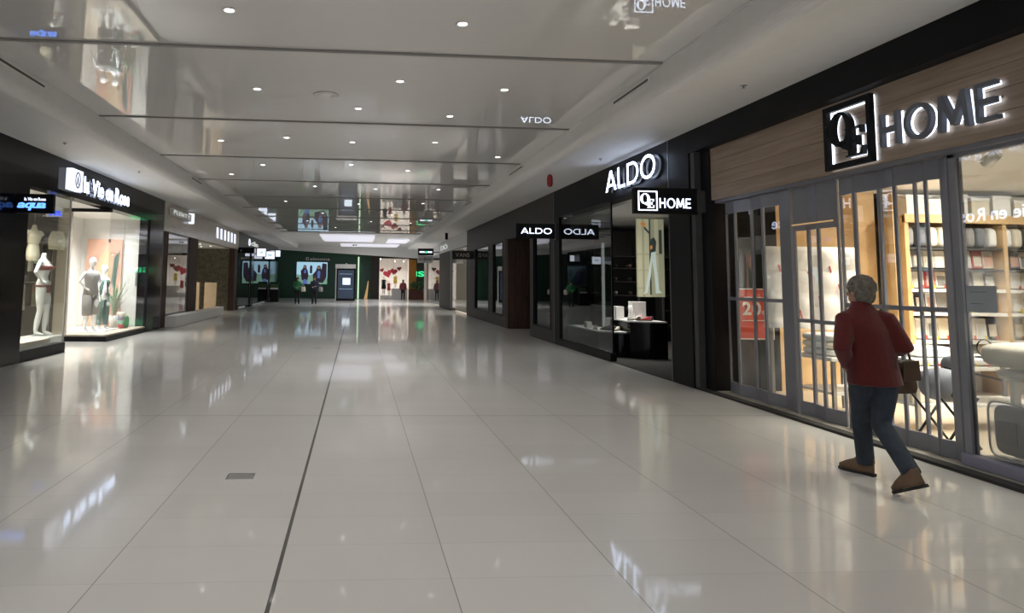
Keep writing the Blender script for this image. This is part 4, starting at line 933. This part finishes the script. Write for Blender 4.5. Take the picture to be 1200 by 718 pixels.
# ------------------------------------------------------------------ LEFT: pale stone storefront
struct('wall_left_stone', G().box(XL-.3, XL, 21.5, 34.8, 3.0, SOF+.03), MT['stone'])
struct('wall_left_posts', G().box(XL-.3, XL-.02, 21.5, 22.15, 0, 3.0).box(XL-.3, XL-.02, 24.9, 26.2, 0, 3.0).box(XL-.3, XL-.02, 34.0, 34.8, 0, 3.0), MT['brown'])
window(10, 22.15, 24.9, .35, 3.0, 'glass', x=XL-.12, frame_m='seam')
struct('wall_left_niche', G().box(-9.5, -9.4, 21.5, 34.8, 0, 3.1).box(-9.4, XL-.3, 34.4, 34.5, 0, 3.1).box(-9.4, XL-.3, 25.6, 25.7, 0, 3.1), MT['olive'])
struct('wall_left_window_back', G().box(-8.0, -7.9, 21.5, 25.6, 0, 3.1), MT['beige'])
struct('ceiling_niche', G().box(-9.4, XL-.3, 21.5, 34.4, 3.0, 3.06), MT['plaster'])
solo('low_bench', G().box(XL+.005, XL+.34, 22.0, 29.8, 0, .36), MT['white'], 'long low pale bench block along the stone storefront', 'bench', bev=.02)
for i, (x, w_) in enumerate(((-7.95, .62), (-7.1, .55))):
    solo('board_panel', G().box(x, x+w_, 32.6, 32.75, 0, 1.35), MT['tanboard'], 'upright beige board in the olive alcove, %s one' % ['left', 'right'][i], 'board', 'beige boards in the alcove', bev=.01)
for i, (x, y) in enumerate([(-6.6, 28.0), (-7.3, 28.6), (-6.7, 29.6), (-7.5, 30.4), (-6.6, 31.2), (-7.2, 32.0)]):
    t = thing('alcove_spotlight', 'tiny round ceiling spotlight in the olive alcove, %s from the front' % ORD[i], 'ceiling light', (x, y, 2.99), 'spotlights in the alcove')
    part('trim_ring', G().lathe([(.055, .008), (.058, 0), (.04, -.002)], (x, y, 2.99), 14), MT['white'], t)
    part('lamp', G().lathe([(.035, -.002), (.033, -.008)], (x, y, 2.99), 12), ME['lamp'], t)
t = thing('shop_sign', 'small dark PLENTY sign plate with lit edge on the pale stone fascia', 'sign', (XL, 23.2, 3.55))
part('plate', G().box(XL+.02, XL+.10, 21.95, 24.5, 3.52, 3.76), MT['grey_letter'], t)
write('PLENTY', frame((XL+.10, 22.15, 3.58), LW), 2.1, .13, 0, .012, ME['led'], t, gap=.2)
part('lit_edge', G().box(XL, XL+.16, 24.52, 24.66, 3.46, 3.82), ME['white2'], t)
t = thing('shop_sign', 'row of lit white slanted strokes on the pale stone fascia', 'sign', (XL, 31.4, 3.3))
for i in range(6):
    y = 29.4+i*.83; part('letter', G().prism([(y, 3.25), (y+.30, 3.25), (y+.24, 3.70), (y-.06, 3.70)], XL+.004, XL+.02, Matrix(((0, 0, 1, 0), (1, 0, 0, 0), (0, 1, 0, 0), (0, 0, 0, 1)))), ME['white2'], t)
# garments behind pale window
rail(-6.9, 22.4, 24.6, 2.0, 6, 9, 'steel rail in the pale stone storefront window', [('leaf2', 'pale green'), ('cream', 'cream'), ('grey_knit', 'grey')], 'rail in the stone storefront window')
# ------------------------------------------------------------------ LEFT: dark reflective storefront
struct('wall_left_dark', G().box(XL-.3, XL, 34.8, 52, 3.05, SOF+.03).box(XL-.3, XL, 39.2, 40.2, 0, 3.05).box(XL-.3, XL, 47.5, 52, 0, 3.05).box(XL-.3, XL, 34.8, 35.4, 0, 3.05), MT['black_gloss'])
window(11, 35.4, 39.2, .1, 3.05, 'glass_dark', x=XL-.12, frame_m='dgrey')
window(12, 40.2, 47.5, .1, 3.05, 'glass_dark', x=XL-.12, frame_m='dgrey')
struct('wall_left_dark_back', G().box(-8.6, -8.5, 34.8, 52, 0, 3.1), MT['dgrey'])
t = thing('shop_sign', 'lit bluish round emblem and short word on the far left black fascia', 'sign', (XL, 39.5, 3.4))
part('emblem', G().ring(arc(38.2, 3.55, .28, .2, 0, 2*math.pi*23/24, 23), arc(38.2, 3.55, .16, .1, 0, 2*math.pi*23/24, 23), XL+.003, XL+.02, Matrix(((0, 0, 1, 0), (1, 0, 0, 0), (0, 1, 0, 0), (0, 0, 0, 1)))), ME['white2'], t)
write('clin', frame((XL, 38.8, 3.42), LW), 2.6, .26, 0, .02, ME['led'], t, G1)
blk = solo('awning_box', G().box(XL, XL+.62, 35.8, 36.0, 2.86, 3.16), MT['black'], 'plain black blade sign before the two lit white signs, left', 'sign')
for i, (y, x1, z0, z1, w_) in enumerate([(41.0, -5.44, 2.88, 3.34, 'nearest of the three, left wall'), (44.6, -5.35, 2.84, 3.32, 'middle of the three, left wall'), (50.2, -5.62, 3.18, 3.62, 'smallest and farthest of the three, left wall')]):
    t = thing('lightbox_sign', 'square lit white lightbox sign, ' + w_, 'sign', ((XL+x1)/2, y, z0), 'lit white lightbox signs')
    part('housing', G().box(XL, x1+.03, y, y+.12, z0-.02, z1+.02), MT['dgrey'], t)
    part('lit_face', G().box(XL+.03, x1, y-.012, y, z0, z1), ME['white2'], t)
    part('mark', G().box(XL+.2, x1-.16, y-.018, y-.012, (z0+z1)/2-.04, (z0+z1)/2+.05), ME['sky'], t)
t = thing('litter_bin', 'black litter bin with a green topped opening by the far left wall', 'litter bin', (-5.6, 47.5, 0))
part('body', G().box(-5.92, -5.35, 47.3, 47.8, 0, .95), MT['black'], t, bev=.02); part('lid', G().box(-5.92, -5.35, 47.3, 47.8, 1.25, 1.36), MT['black'], t, bev=.02)
part('rim', G().box(-5.9, -5.37, 47.28, 47.3, .86, .96), MT['white'], t); part('green_panel', G().box(-5.9, -5.37, 47.5, 47.54, .97, 1.25), MT['leaf'], t)
# ------------------------------------------------------------------ FAR HALL
FY = 58
struct('wall_far', G().box(-8.2, 1.15, FY, FY+.2, 0, 4.28), MT['green_wall'])
struct('wall_far_left_end', G().box(-14, -8.2, FY, FY+.2, 0, 4.28).box(-14.2, -14, 50, 66, 0, 4.3), MT['dgrey'])
struct('wall_far_brown', G().box(1.15, 1.85, FY-.3, FY+.2, 0, 4.28).box(4.36, 5.0, FY, FY+.2, 3.35, 4.28).box(1.85, 4.36, FY, FY+.2, 3.42, 4.28), MT['taupe'])
struct('wall_far_shop', G().box(1.5, 4.6, 61.8, 62, 0, 3.6).box(1.5, 1.6, FY+.2, 61.8, 0, 3.6).box(4.5, 4.6, FY+.2, 61.8, 0, 3.6), MT['white_matte'])
struct('ceiling_far_shop', G().box(1.5, 4.6, FY+.2, 61.8, 3.5, 3.6), MT['white_matte'])
struct('wall_far_right', G().box(5.0, 14, FY+.2, FY+.4, 0, 4.28).box(14, 14.2, 50, 66, 0, 4.3), MT['dgrey'])
struct('pillar_far', G().box(4.36, 5.0, FY-.02, FY+.2, 0, 3.35), MT['orange'])
struct('wall_crossing_left', G().box(-14, XL-.3, 51.9, 52, 0, SOF), MT['dgrey'])
struct('wall_crossing_right', G().box(XR+.3, 14, 51.9, 52, 0, SOF), MT['dgrey'])
t = thing('wall_sign', 'grey simons wordmark with emblem on the deep green far wall', 'sign', (-3.4, FY, 3.2))
mf = frame((-4.0, FY, 3.17), FW)
write('simons', mf, 1.66, .24, 0, .05, MT['grey_letter'], t, G1)
part('emblem', G().ring(arc(-.22, .12, .13, .15, 0, 2*math.pi*15/16, 15), arc(-.22, .12, .07, .09, 0, 2*math.pi*15/16, 15), 0, .05, mf), MT['grey_letter'], t)
# display screen with beach figures
t = thing('wall_screen', 'lit wall screen showing dark dressed figures against sky and grass', 'screen', (-3.8, FY, 1.2))
x0, x1, z0, z1 = -5.08, -2.52, 1.18, 3.02
part('bezel', G().box(x0-.04, x1+.04, FY-.08, FY, z0-.04, z1+.04), MT['black'], t)
sc_ = part('picture', G().box(x0, x1, FY-.09, FY-.08, z0, z1), ME['sky'], t)
mx = frame((x0, FY-.09, z0), FW)
part('grass_area', G().prism([(0, 0), (2.56, 0), (2.56, .5), (1.6, .85), (.8, .7), (0, .8)], 0, .004, mx), ME['grass'], sc_)
part('dark_figure', G().prism([(.45, .3), (.9, .3), (1.0, .7), (.92, 1.15), (.82, 1.3), (.8, 1.55), (.6, 1.6), (.52, 1.3), (.35, 1.1), (.38, .7)], .004, .008, mx).prism([(1.1, .9), (1.3, .9), (1.3, 1.5), (1.2, 1.6), (1.1, 1.45)], .004, .008, mx).prism([(1.4, .2), (2.2, .1), (2.5, .6), (2.5, 1.7), (2.15, 1.75), (2.05, 1.2), (1.95, 1.55), (1.75, 1.55), (1.6, 1.1), (1.35, .8)], .004, .008, mx), ME['scrdark'], sc_)
part('blue_shirt', G().prism([(1.75, .5), (1.95, .5), (1.98, 1.05), (1.85, 1.15), (1.72, 1.0)], .008, .012, mx).prism([(.62, .9), (.78, .9), (.8, 1.2), (.65, 1.2)], .008, .012, mx).prism([(.5, 0), (.95, 0), (.8, .4), (.6, .4)], .008, .012, mx), ME['scrblue'], sc_)
part('face', G().ell((0, 0, 0), (.10, .12, .006), 12).xf(mx @ Matrix.Translation((1.84, 1.38, .012))).ell((0, 0, 0), (.08, .1, .006), 12).xf(Matrix.Identity(4)), ME['scrskin'], sc_) if False else part('face', G().prism(arc(1.84, 1.36, .09, .11, 0, 2*math.pi*15/16, 15), .012, .015, mx).prism(arc(.68, 1.42, .07, .09, 0, 2*math.pi*15/16, 15), .012, .015, mx), ME['scrskin'], sc_)
# light strip
solo('light_strip', G().box(.03, .15, FY-.12, FY, .02, 3.52), ME['greenstrip'], 'tall thin glowing pale green strip on the far wall', 'light strip')
# directory kiosk
t = thing('directory_kiosk', 'tall white framed digital directory totem with blue screen', 'kiosk', (-.86, 50, 0))
part('housing', G().box(-1.58, -.14, 50, 50.35, .02, 2.68), MT['white'], t, bev=.02)
part('header', G().box(-1.60, -.12, 49.96, 50.3, 2.40, 2.70), MT['white'], t, bev=.015)
part('bezel', G().box(-1.50, -.14, 49.96, 50.0, .06, 2.38), MT['black'], t)
s_ = part('screen', G().box(-1.40, -.24, 49.95, 49.96, .22, 2.28), ME['screen'], t)
part('lit_window', G().box(-1.05, -.50, 49.94, 49.95, 1.22, 1.70), ME['screen_w'], s_)
part('menu_line', G().box(-1.3, -.36, 49.942, 49.95, 1.98, 2.0).box(-1.3, -.36, 49.942, 49.95, .9, .92), ME['sky'], s_)
part('camera_dome', G().lathe([(.05, 0), (.05, .05), (0, .1)], (-.80, 50.1, 2.70), 12), MT['white'], t)
# ceiling light panels at the far end
for i, (a, b_, c, d, lab) in enumerate([(-2.3, 1.02, 41.0, 47.5, 'largest bright rectangular ceiling light at the far end'), (-1.3, 3.1, 51.2, 54.5, 'long thin bright ceiling light behind the largest one'), (1.95, 3.4, 44.5, 48.6, 'small bright tilted ceiling light, right of the largest')]):
    t = thing('ceiling_light_panel', lab, 'ceiling light', ((a+b_)/2, (c+d)/2, 4.2), 'rectangular far ceiling lights')
    part('panel_frame', G().box(a-.03, b_+.03, c-.03, d+.03, 4.21, 4.285), MT['white'], t)
    part('lit_panel', G().box(a, b_, c, d, 4.20, 4.21).box(a, b_, c-.035, c-.03, 4.2, 4.28), ME['panel'], t)
    l = area('panel_light', ((a+b_)/2, (c+d)/2, 4.19), b_-a, d-c, 120, (.97, .96, .95))
t = thing('exit_sign', 'small dark hanging sign under the far ceiling lights', 'sign', (-.3, 46.9, 3.9))
part('plate', G().box(-.42, -.02, 46.9, 46.93, 3.88, 4.02), MT['white'], t); part('mark', G().box(-.34, -.24, 46.89, 46.9, 3.91, 3.98).box(-.18, -.1, 46.89, 46.9, 3.91, 3.98), MT['black'], t)
part('rod', G().tube([(-.22, 46.915, 4.02), (-.22, 46.915, 4.2)], .008, 6), MT['steel'], t)
# far shop contents
def heart(x, y, z, s, rot, mat, lab):
    P = []
    for i in range(28):
        a = 2*math.pi*i/28; P.append((.062*s*16*math.sin(a)**3/1.0*.5, .062*s*.5*(13*math.cos(a)-5*math.cos(2*a)-2*math.cos(3*a)-math.cos(4*a))))
    m = frame((x, y, z), FW) @ Matrix.Rotation(rot, 4, 'Z')
    o = solo('heart_ornament', G().prism(P, 0, .12, m), mat, lab, 'heart decoration', 'hanging red hearts', bev=.02)
    part('hanging_wire', G().tube([(x, y, z+.05), (x, y, 3.5)], .005, 5), MT['steel'], o)
heart(2.6, 59.0, 2.15, .75, .3, ME['hearts'], 'hanging red heart, largest and leftmost-centre in the far shop window')
heart(3.15, 59.2, 2.35, .62, -.2, MT['coral'], 'hanging red heart, upper centre in the far shop window')
heart(3.62, 59.4, 2.6, .4, .1, MT['redbra'], 'small dark red hanging heart, upper right in the far shop window')
heart(2.12, 59.3, 2.45, .38, .4, MT['coral'], 'small hanging red heart at the left in the far shop window')
for i, (x, c, w_, hh) in enumerate([(2.3, 'black_cloth', 'black', 1.75), (2.75, 'coral', 'red patterned', 1.35), (3.3, 'yellow', 'yellow and navy', 1.8)]):
    o, M1 = mannequin(x, 59.4, .30 if i != 2 else .9, hh*.95 if i != 2 else 1.3, -math.pi/2, 'white mannequin wearing %s in the far shop window' % w_, pose='one', head=True, grp='mannequins in the far shop window')
    part('dress', band(M1, [(0, 0, .55, .17, .22), (0, 0, .9, .14, .19), (0, 0, 1.1, .1, .15), (.01, 0, 1.27, .15, .185), (0, 0, 1.38, .1, .18)]), MT[c], o)
solo('window_plinth', G().box(2.0, 2.95, 58.9, 59.8, 0, .30), MT['white'], 'low white platform at the left of the far shop window', 'platform')
solo('window_plinth', G().box(2.96, 4.3, 58.3, 59.9, 0, .90), MT['white'], 'tall white counter block at the right of the far shop window', 'counter')
for i, (x, z) in enumerate([(1.95, 3.38), (3.2, 3.2), (3.95, 3.2)]):
    t = thing('shop_spotlight', 'bright spotlight near the ceiling of the far shop, %s' % ['left', 'middle', 'right'][i], 'spotlight', (x, 58.6, z), 'spotlights in the far shop')
    part('head', G().ell((x, 58.6, z), (.08, .08, .06), 10), MT['white'], t); part('lamp', G().ell((x, 58.53, z), (.05, .03, .04), 8), ME['lamp'], t); part('stem', G().tube([(x, 58.6, z+.05), (x, 58.6, 3.5)], .01, 6), MT['white'], t)
solo('wall_glow_cone', G().tube([(.72, 57.5, 0), (.86, 57.5, .9), (.92, 57.5, 1.5)], [.14, .07, .03], 10), ME['gold'], 'narrow cone standing in for the golden glow on the brown far pillar', 'lamp')  # emissive shape in place of golden light falling on the brown wall
t = thing('wall_sign', 'glowing green SIM letters on the dark far right wall', 'sign', (6.0, 58.1, 2.0))
write('ISIM', frame((4.9, 58.1, 1.95), FW), 2.0, .42, 0, .06, ME['green'], t, G1)
t = thing('planter_box', 'red-brown planter with green shrub before the orange pillar', 'planter', (4.9, 57.3, 0))
part('box', G().box(4.3, 6.0, 57.0, 57.6, 0, .85), MT['terracotta'], t, bev=.02)
b = MB(); random.seed(3)
for i in range(60): b.ell((random.uniform(4.5, 5.6), random.uniform(57.1, 57.5), random.uniform(.85, 1.45)), (.10, .09, .10), 6)
part('foliage', b, MT['leaf'], t)
# ------------------------------------------------------------------ people
V_ = lambda *a: Vector(a)
def shoe_mesh(toe, heel, pitch=0, w=.05):
    """world shoe from heel point to toe point (sole bottom)"""
    toe = Vector(toe); heel = Vector(heel); f = (toe-heel); L_ = f.length; f.normalize(); s_ = Vector((0, 0, 1)).cross(f).normalized(); u = f.cross(s_)
    m = Matrix((f, s_, u)).transposed().to_4x4(); m.translation = heel
    P = [(0, -.6), (-.02, 0), (0, .6), (.3, .62), (.62, .95), (.86, .85), (1.0, .25), (1.0, -.2), (.86, -.85), (.62, -.95), (.3, -.62)]
    so = MB().prism([(x*L_, y*w) for x, y in P], 0, .024, m)
    up = MB()
    rings = [(.50, .50, .022, .90), (.50, .50, .05, .88), (.40, .40, .085, .72), (.28, .28, .115, .62), (.24, .24, .14, .58)]
    vs = []
    n = 18
    for (c, rx, z, wy) in rings:
        for k_ in range(n):
            a = 2*math.pi*k_/n; vs.append(m @ Vector(((c+rx*math.cos(a)*.98)*L_, w*wy*math.sin(a)*1.0, z)))
    fs = [(i*n+k_, i*n+(k_+1) % n, (i+1)*n+(k_+1) % n, (i+1)*n+k_) for i in range(len(rings)-1) for k_ in range(n)]+[tuple(range(n-1, -1, -1)), tuple(range((len(rings)-1)*n, len(rings)*n))]
    up.add(vs, fs, True)
    return so, up
def limb(b, pts, rad, n=14): b.tube(pts, rad, n)
def hand_prims(b, wrist, d, side, s=1.0, curl=.6):
    """palm and five fingers from the wrist along d; side = thumb direction"""
    d = Vector(d).normalized(); t_ = Vector(side); t_ = (t_-d*t_.dot(d)).normalized(); nrm = d.cross(t_)
    w_ = Vector(wrist); b.tube([w_, w_+d*.045*s, w_+d*.09*s], [.024*s, .036*s, .032*s], 10, .55)
    for i, (off, L_) in enumerate(((.027, .068), (.009, .078), (-.009, .072), (-.026, .056))):
        r0 = w_+d*.08*s+t_*off*s; r1 = r0+d*L_*.5*s+nrm*L_*.15*curl*s; r2 = r1+d*L_*.32*s+nrm*L_*.35*curl*s; r3 = r2+d*L_*.1*s+nrm*L_*.3*curl*s
        b.tube([r0, r1, r2, r3], [.0095*s, .009*s, .008*s, .006*s], 8)
    b.tube([w_+d*.02*s+t_*.022*s, w_+d*.055*s+t_*.052*s, w_+d*.085*s+t_*.058*s+nrm*.012*s], [.013*s, .011*s, .008*s], 8)
def head_prims(b, c, f, s=1.0):
    """skull, jaw, nose, ears, lips; c centre of head, f facing"""
    f = Vector((f[0], f[1], 0)).normalized(); l_ = Vector((-f.y, f.x, 0)); c = Vector(c); rot = math.atan2(f.y, f.x)
    b.ell(c+Vector((0, 0, .02*s))-f*.01*s, (.097*s, .077*s, .108*s), 18, rot)
    b.ell(c+f*.028*s+Vector((0, 0, -.055*s)), (.062*s, .056*s, .062*s), 14, rot)
    b.ell(c+f*.055*s+Vector((0, 0, -.10*s)), (.025*s, .028*s, .02*s), 10, rot)
    b.tube([c+f*.083*s+Vector((0, 0, .012*s)), c+f*.11*s+Vector((0, 0, -.028*s)), c+f*.088*s+Vector((0, 0, -.042*s))], [.009*s, .016*s, .011*s], 8)
    b.ell(c+f*.084*s+Vector((0, 0, -.068*s)), (.012*s, .024*s, .009*s), 8, rot)
    for q in (-1, 1):
        b.ell(c+l_*q*.078*s+Vector((0, 0, -.01*s))-f*.005*s, (.02*s, .01*s, .033*s), 10, rot)
        b.ell(c+f*.082*s+l_*q*.03*s+Vector((0, 0, .028*s)), (.012*s, .022*s, .007*s), 8, rot)
def person(name, J, lab, mats, facing, hgt=1.0, group=None, top_len=.0, vox=.012, hair='short', torso=None):
    """J: joints in world space. One continuous body; hair, clothes, shoes are its children."""
    f = Vector((facing[0], facing[1], 0)).normalized(); rot = math.atan2(f.y, f.x)-math.pi/2; s = hgt
    base = Vector((J['pelvis'][0], J['pelvis'][1], 0)); P = {k_: Vector(v) for k_, v in J.items()}
    b = MB(); pe, ch, nk, hd = P['pelvis'], P['chest'], P['neck'], P['head']
    def R(p, rx, ry): return (p[0], p[1], p[2], rx*s, ry*s)
    def mid(a, c, t_): return a.lerp(c, t_)
    tor = [R(pe-Vector((0, 0, .06*s)), .13, .09), R(pe, .16, .11), R(mid(pe, ch, .4), .135, .095), R(mid(pe, ch, .75), .15, .105), R(ch, .165, .11), R(mid(ch, nk, .65), .15, .08), R(nk, .07, .055)]
    b.loft(tor, 20, rot)
    b.tube([nk-Vector((0, 0, .03*s)), mid(nk, hd, .35), hd-Vector((0, 0, .05*s))], [.06*s, .052*s, .05*s], 14)
    head_prims(b, hd, J.get('look', facing), s)
    for q in 'LR':
        b.tube([P['sh'+q], P['el'+q], P['wr'+q]], [.045*s, .036*s, .024*s], 12)
        hd_ = (P['wr'+q]-P['el'+q]).normalized(); hand_prims(b, P['wr'+q], P.get('hd'+q, hd_), f, s)
        b.tube([P['hip'+q], P['kn'+q], P['an'+q]], [.075*s, .052*s, .035*s], 12)
    o = mk(name, b, mats['skin'], base); o.location = base; mods(o, remesh=vox*.8, smooth=2)
    o['label'] = lab; o['category'] = 'person'
    if group: o['group'] = group
    # top
    t = MB(); hem = mid(pe, ch, -top_len)
    T = torso or [(-.30, .20, .15), (0, .195, .15), (.4, .175, .14), (.75, .185, .14), (1.0, .20, .135)]
    rg = [R(pe+(ch-pe)*a, rx, ry) for a, rx, ry in T]+[R(mid(ch, nk, .5), .19, .11), R(mid(ch, nk, .85), .12, .085), R(nk+Vector((0, 0, .02*s)), .078, .07), R(nk+Vector((0, 0, .045*s)), .07, .065)]
    t.loft(rg, 24, rot)
    for q in 'LR':
        t.tube([mid(P['sh'+q], nk, .35)-Vector((0, 0, .02)), P['sh'+q], mid(P['sh'+q], P['el'+q], .5), P['el'+q], mid(P['el'+q], P['wr'+q], .5), mid(P['el'+q], P['wr'+q], .93)], [.07*s, .08*s, .072*s, .064*s, .056*s, .046*s], 14)
    part('jacket', t, mats['top'], o, remesh=vox, smooth=2)
    # trousers
    t = MB(); t.loft([R(pe+Vector((0, 0, .10*s)), .165, .12), R(pe, .175, .13), R(pe-Vector((0, 0, .09*s)), .165, .125)], 20, rot)
    for q in 'LR':
        h_, k2, a_ = P['hip'+q], P['kn'+q], P['an'+q]
        t.tube([h_+Vector((0, 0, .02)), mid(h_, k2, .35), mid(h_, k2, .8), k2, mid(k2, a_, .5), mid(k2, a_, 1.02)], [.10*s, .095*s, .076*s, .072*s, .068*s, .066*s], 16)
    part('trousers', t, mats['legs'], o, remesh=vox, smooth=2)
    for q in 'LR':
        so, up = shoe_mesh(P['toe'+q], P['heel'+q], 0, .040*s)
        u = part('shoe', up, mats['shoe'], o, smooth=1); part('sole', so, mats.get('sole', MT['sole']), u, bev=.004)
    hr = MB(); lf = Vector((J.get('look', facing)[0], J.get('look', facing)[1], 0)).normalized(); r2 = math.atan2(lf.y, lf.x)
    hr.ell(hd-lf*.022*s+Vector((0, 0, .035*s)), (.108*s, .096*s, .108*s), 18, r2)
    hr.ell(hd-lf*.050*s+Vector((0, 0, -.03*s)), (.070*s, .088*s, .085*s), 16, r2)
    if hair == 'long': hr.ell(hd-lf*.05*s+Vector((0, 0, -.11*s)), (.05*s, .085*s, .12*s), 14, r2)
    if vox < .013:
        for i in range(46):
            a = random.uniform(0, 2*math.pi); e = random.uniform(-.5, 1.2)
            v = Vector((math.cos(a)*math.cos(e)*.09, math.sin(a)*math.cos(e)*.085, math.sin(e)*.1))*s
            if v.dot(lf) > .045*s: continue
            hr.ell(hd-lf*.03*s+Vector((0, 0, .03*s))+v, (.02*s, .02*s, .017*s), 7)
    part('hair', hr, mats['hair'], o, remesh=vox*.6, smooth=2)
    return o
random.seed(2)
J = dict(pelvis=(4.175, 5.33, .87), chest=(4.155, 5.35, 1.20), neck=(4.14, 5.38, 1.39), head=(4.15, 5.41, 1.515), look=(-.25, .97),
 shL=(4.0, 5.38, 1.285), elL=(3.875, 5.27, 1.06), wrL=(4.03, 5.43, .91), hdL=(.4, .3, -.6),
 shR=(4.295, 5.32, 1.285), elR=(4.365, 5.22, 1.07), wrR=(4.43, 5.42, 1.03), hdR=(0, .8, -.25),
 hipL=(4.105, 5.36, .83), knL=(4.195, 5.52, .47), anL=(4.255, 5.57, .10), hipR=(4.255, 5.31, .83), knR=(4.18, 5.28, .46), anR=(4.135, 4.95, .18),
 toeL=(4.16, 5.77, .0), heelL=(4.28, 5.50, .0), toeR=(4.065, 5.05, .0), heelR=(4.155, 4.83, .115))
man = person('person', J, 'person in red jacket and blue jeans walking past the closed gate with a brown bag', dict(skin=MT['skin'], top=MT['red_jacket'], legs=MT['jeans'], shoe=MT['shoe'], hair=MT['hair_grey']), (-.12, 1),
  torso=[(-.30, .215, .165), (-.1, .21, .16), (.3, .195, .15), (.7, .195, .145), (1.0, .20, .135)], vox=.010)
t = thing('shoulder_bag', 'brown leather bag hanging from the arm of the person in the red jacket', 'bag', (4.46, 5.36, .69))
mb = Matrix.Translation((4.46, 5.36, .70)) @ Matrix.Rotation(.35, 4, 'Z')
part('body', G().loft([(0, 0, 0, .125, .05), (0, 0, .03, .14, .062), (0, 0, .16, .13, .055), (0, 0, .25, .11, .028), (0, 0, .265, .10, .015)], 20).xf(mb), MT['leather'], t, smooth=1)
part('strap', G().tube([mb @ Vector(p) for p in ((-.10, 0, .24), (-.07, 0, .32), (0, 0, .345), (.07, 0, .32), (.10, 0, .24))], .009, 8), MT['leather'], t)
part('flap', G().prism([(-.12, .10), (.12, .10), (.105, .262), (-.105, .262)], .056, .062, mb @ Matrix(((1, 0, 0, 0), (0, 0, -1, 0), (0, 1, 0, 0), (0, 0, 0, 1)))), MT['leather'], t, bev=.003)
def stander(x, y, h, face, lab, mats, arms='down', hair='short', stride=.0):
    s = h/1.72; f = Vector((face[0], face[1], 0)).normalized(); l_ = Vector((-f.y, f.x, 0)); B = Vector((x, y, 0))
    def p(a, b_, z): return tuple(B+f*a*s+l_*b_*s+Vector((0, 0, z*s)))
    J = dict(pelvis=p(0, 0, .93), chest=p(.0, 0, 1.27), neck=p(0, 0, 1.47), head=p(.02, 0, 1.60), look=face,
      shL=p(0, .18, 1.38), shR=p(0, -.18, 1.38), hipL=p(0, .09, .9), hipR=p(0, -.09, .9), knL=p(.03+stride, .10, .50), knR=p(.03-stride*.5, -.10, .50),
      anL=p(-.01+stride, .10, .09), anR=p(-.01-stride, -.10, .09), toeL=p(.17+stride, .12, 0), heelL=p(-.08+stride, .10, 0), toeR=p(.17-stride, -.12, 0), heelR=p(-.08-stride, -.10, 0))
    if arms == 'down': J.update(elL=p(-.03, .25, 1.12), wrL=p(.06, .26, .88), elR=p(-.03, -.25, 1.12), wrR=p(.06, -.26, .88))
    else: J.update(elL=p(.0, .25, 1.12), wrL=p(.18, .10, 1.10), elR=p(.0, -.25, 1.12), wrR=p(.18, -.10, 1.06))
    return person('person', J, lab, mats, face, s, vox=.022, hair=hair, torso=[(-.1, .185, .14), (.0, .18, .14), (.4, .16, .125), (.75, .175, .13), (1.0, .19, .13)])
stander(-3.80, 44.3, 1.68, (.15, -1), 'person in a green top and black trousers far down the hall, left of the pair', dict(skin=MT['skin2'], top=MT['green_cloth'], legs=MT['black_cloth'], shoe=MT['black_cloth'], hair=MT['hair_dark']), 'up', 'long')
stander(-2.72, 44.3, 1.74, (-.1, -1), 'person in dark overalls and a dark coat far down the hall, right of the pair', dict(skin=MT['skin2'], top=MT['navy'], legs=MT['black_cloth'], shoe=MT['black_cloth'], hair=MT['hair_dark']), 'up', 'long')
stander(3.74, 55.8, 1.64, (.2, 1), 'person in a black and dark red coat before the lit far shop window', dict(skin=MT['skin2'], top=MT['redbra'], legs=MT['black_cloth'], shoe=MT['black_cloth'], hair=MT['hair_grey']), 'down')
stander(5.3, 53.5, 1.62, (.7, .7), 'person in a navy coat walking away below the green letters', dict(skin=MT['skin2'], top=MT['navy'], legs=MT['black_cloth'], shoe=MT['black_cloth'], hair=MT['hair_dark']), 'down', 'short', .12)
for x, lab, c in ((-3.42, 'pale tote bag on the arm of the person in the green top', 'cream'), (-2.32, 'pale tote bag on the arm of the person in dark overalls', 'grey_knit')):
    o = solo('tote_bag', G().loft([(x, 44.2, .78, .11, .05), (x, 44.2, .84, .15, .07), (x, 44.2, 1.08, .12, .04)], 14), MT[c], lab, 'bag')
    part('strap', G().tube([(x-.08, 44.2, 1.06), (x, 44.2, 1.24), (x+.08, 44.2, 1.06)], .012, 6), MT[c], o)
bk = solo('backpack', G().ell((5.20, 53.26, 1.18), (.12, .10, .2), 14, .6, .7), MT['black_cloth'], 'black backpack on the person in the navy coat', 'bag')
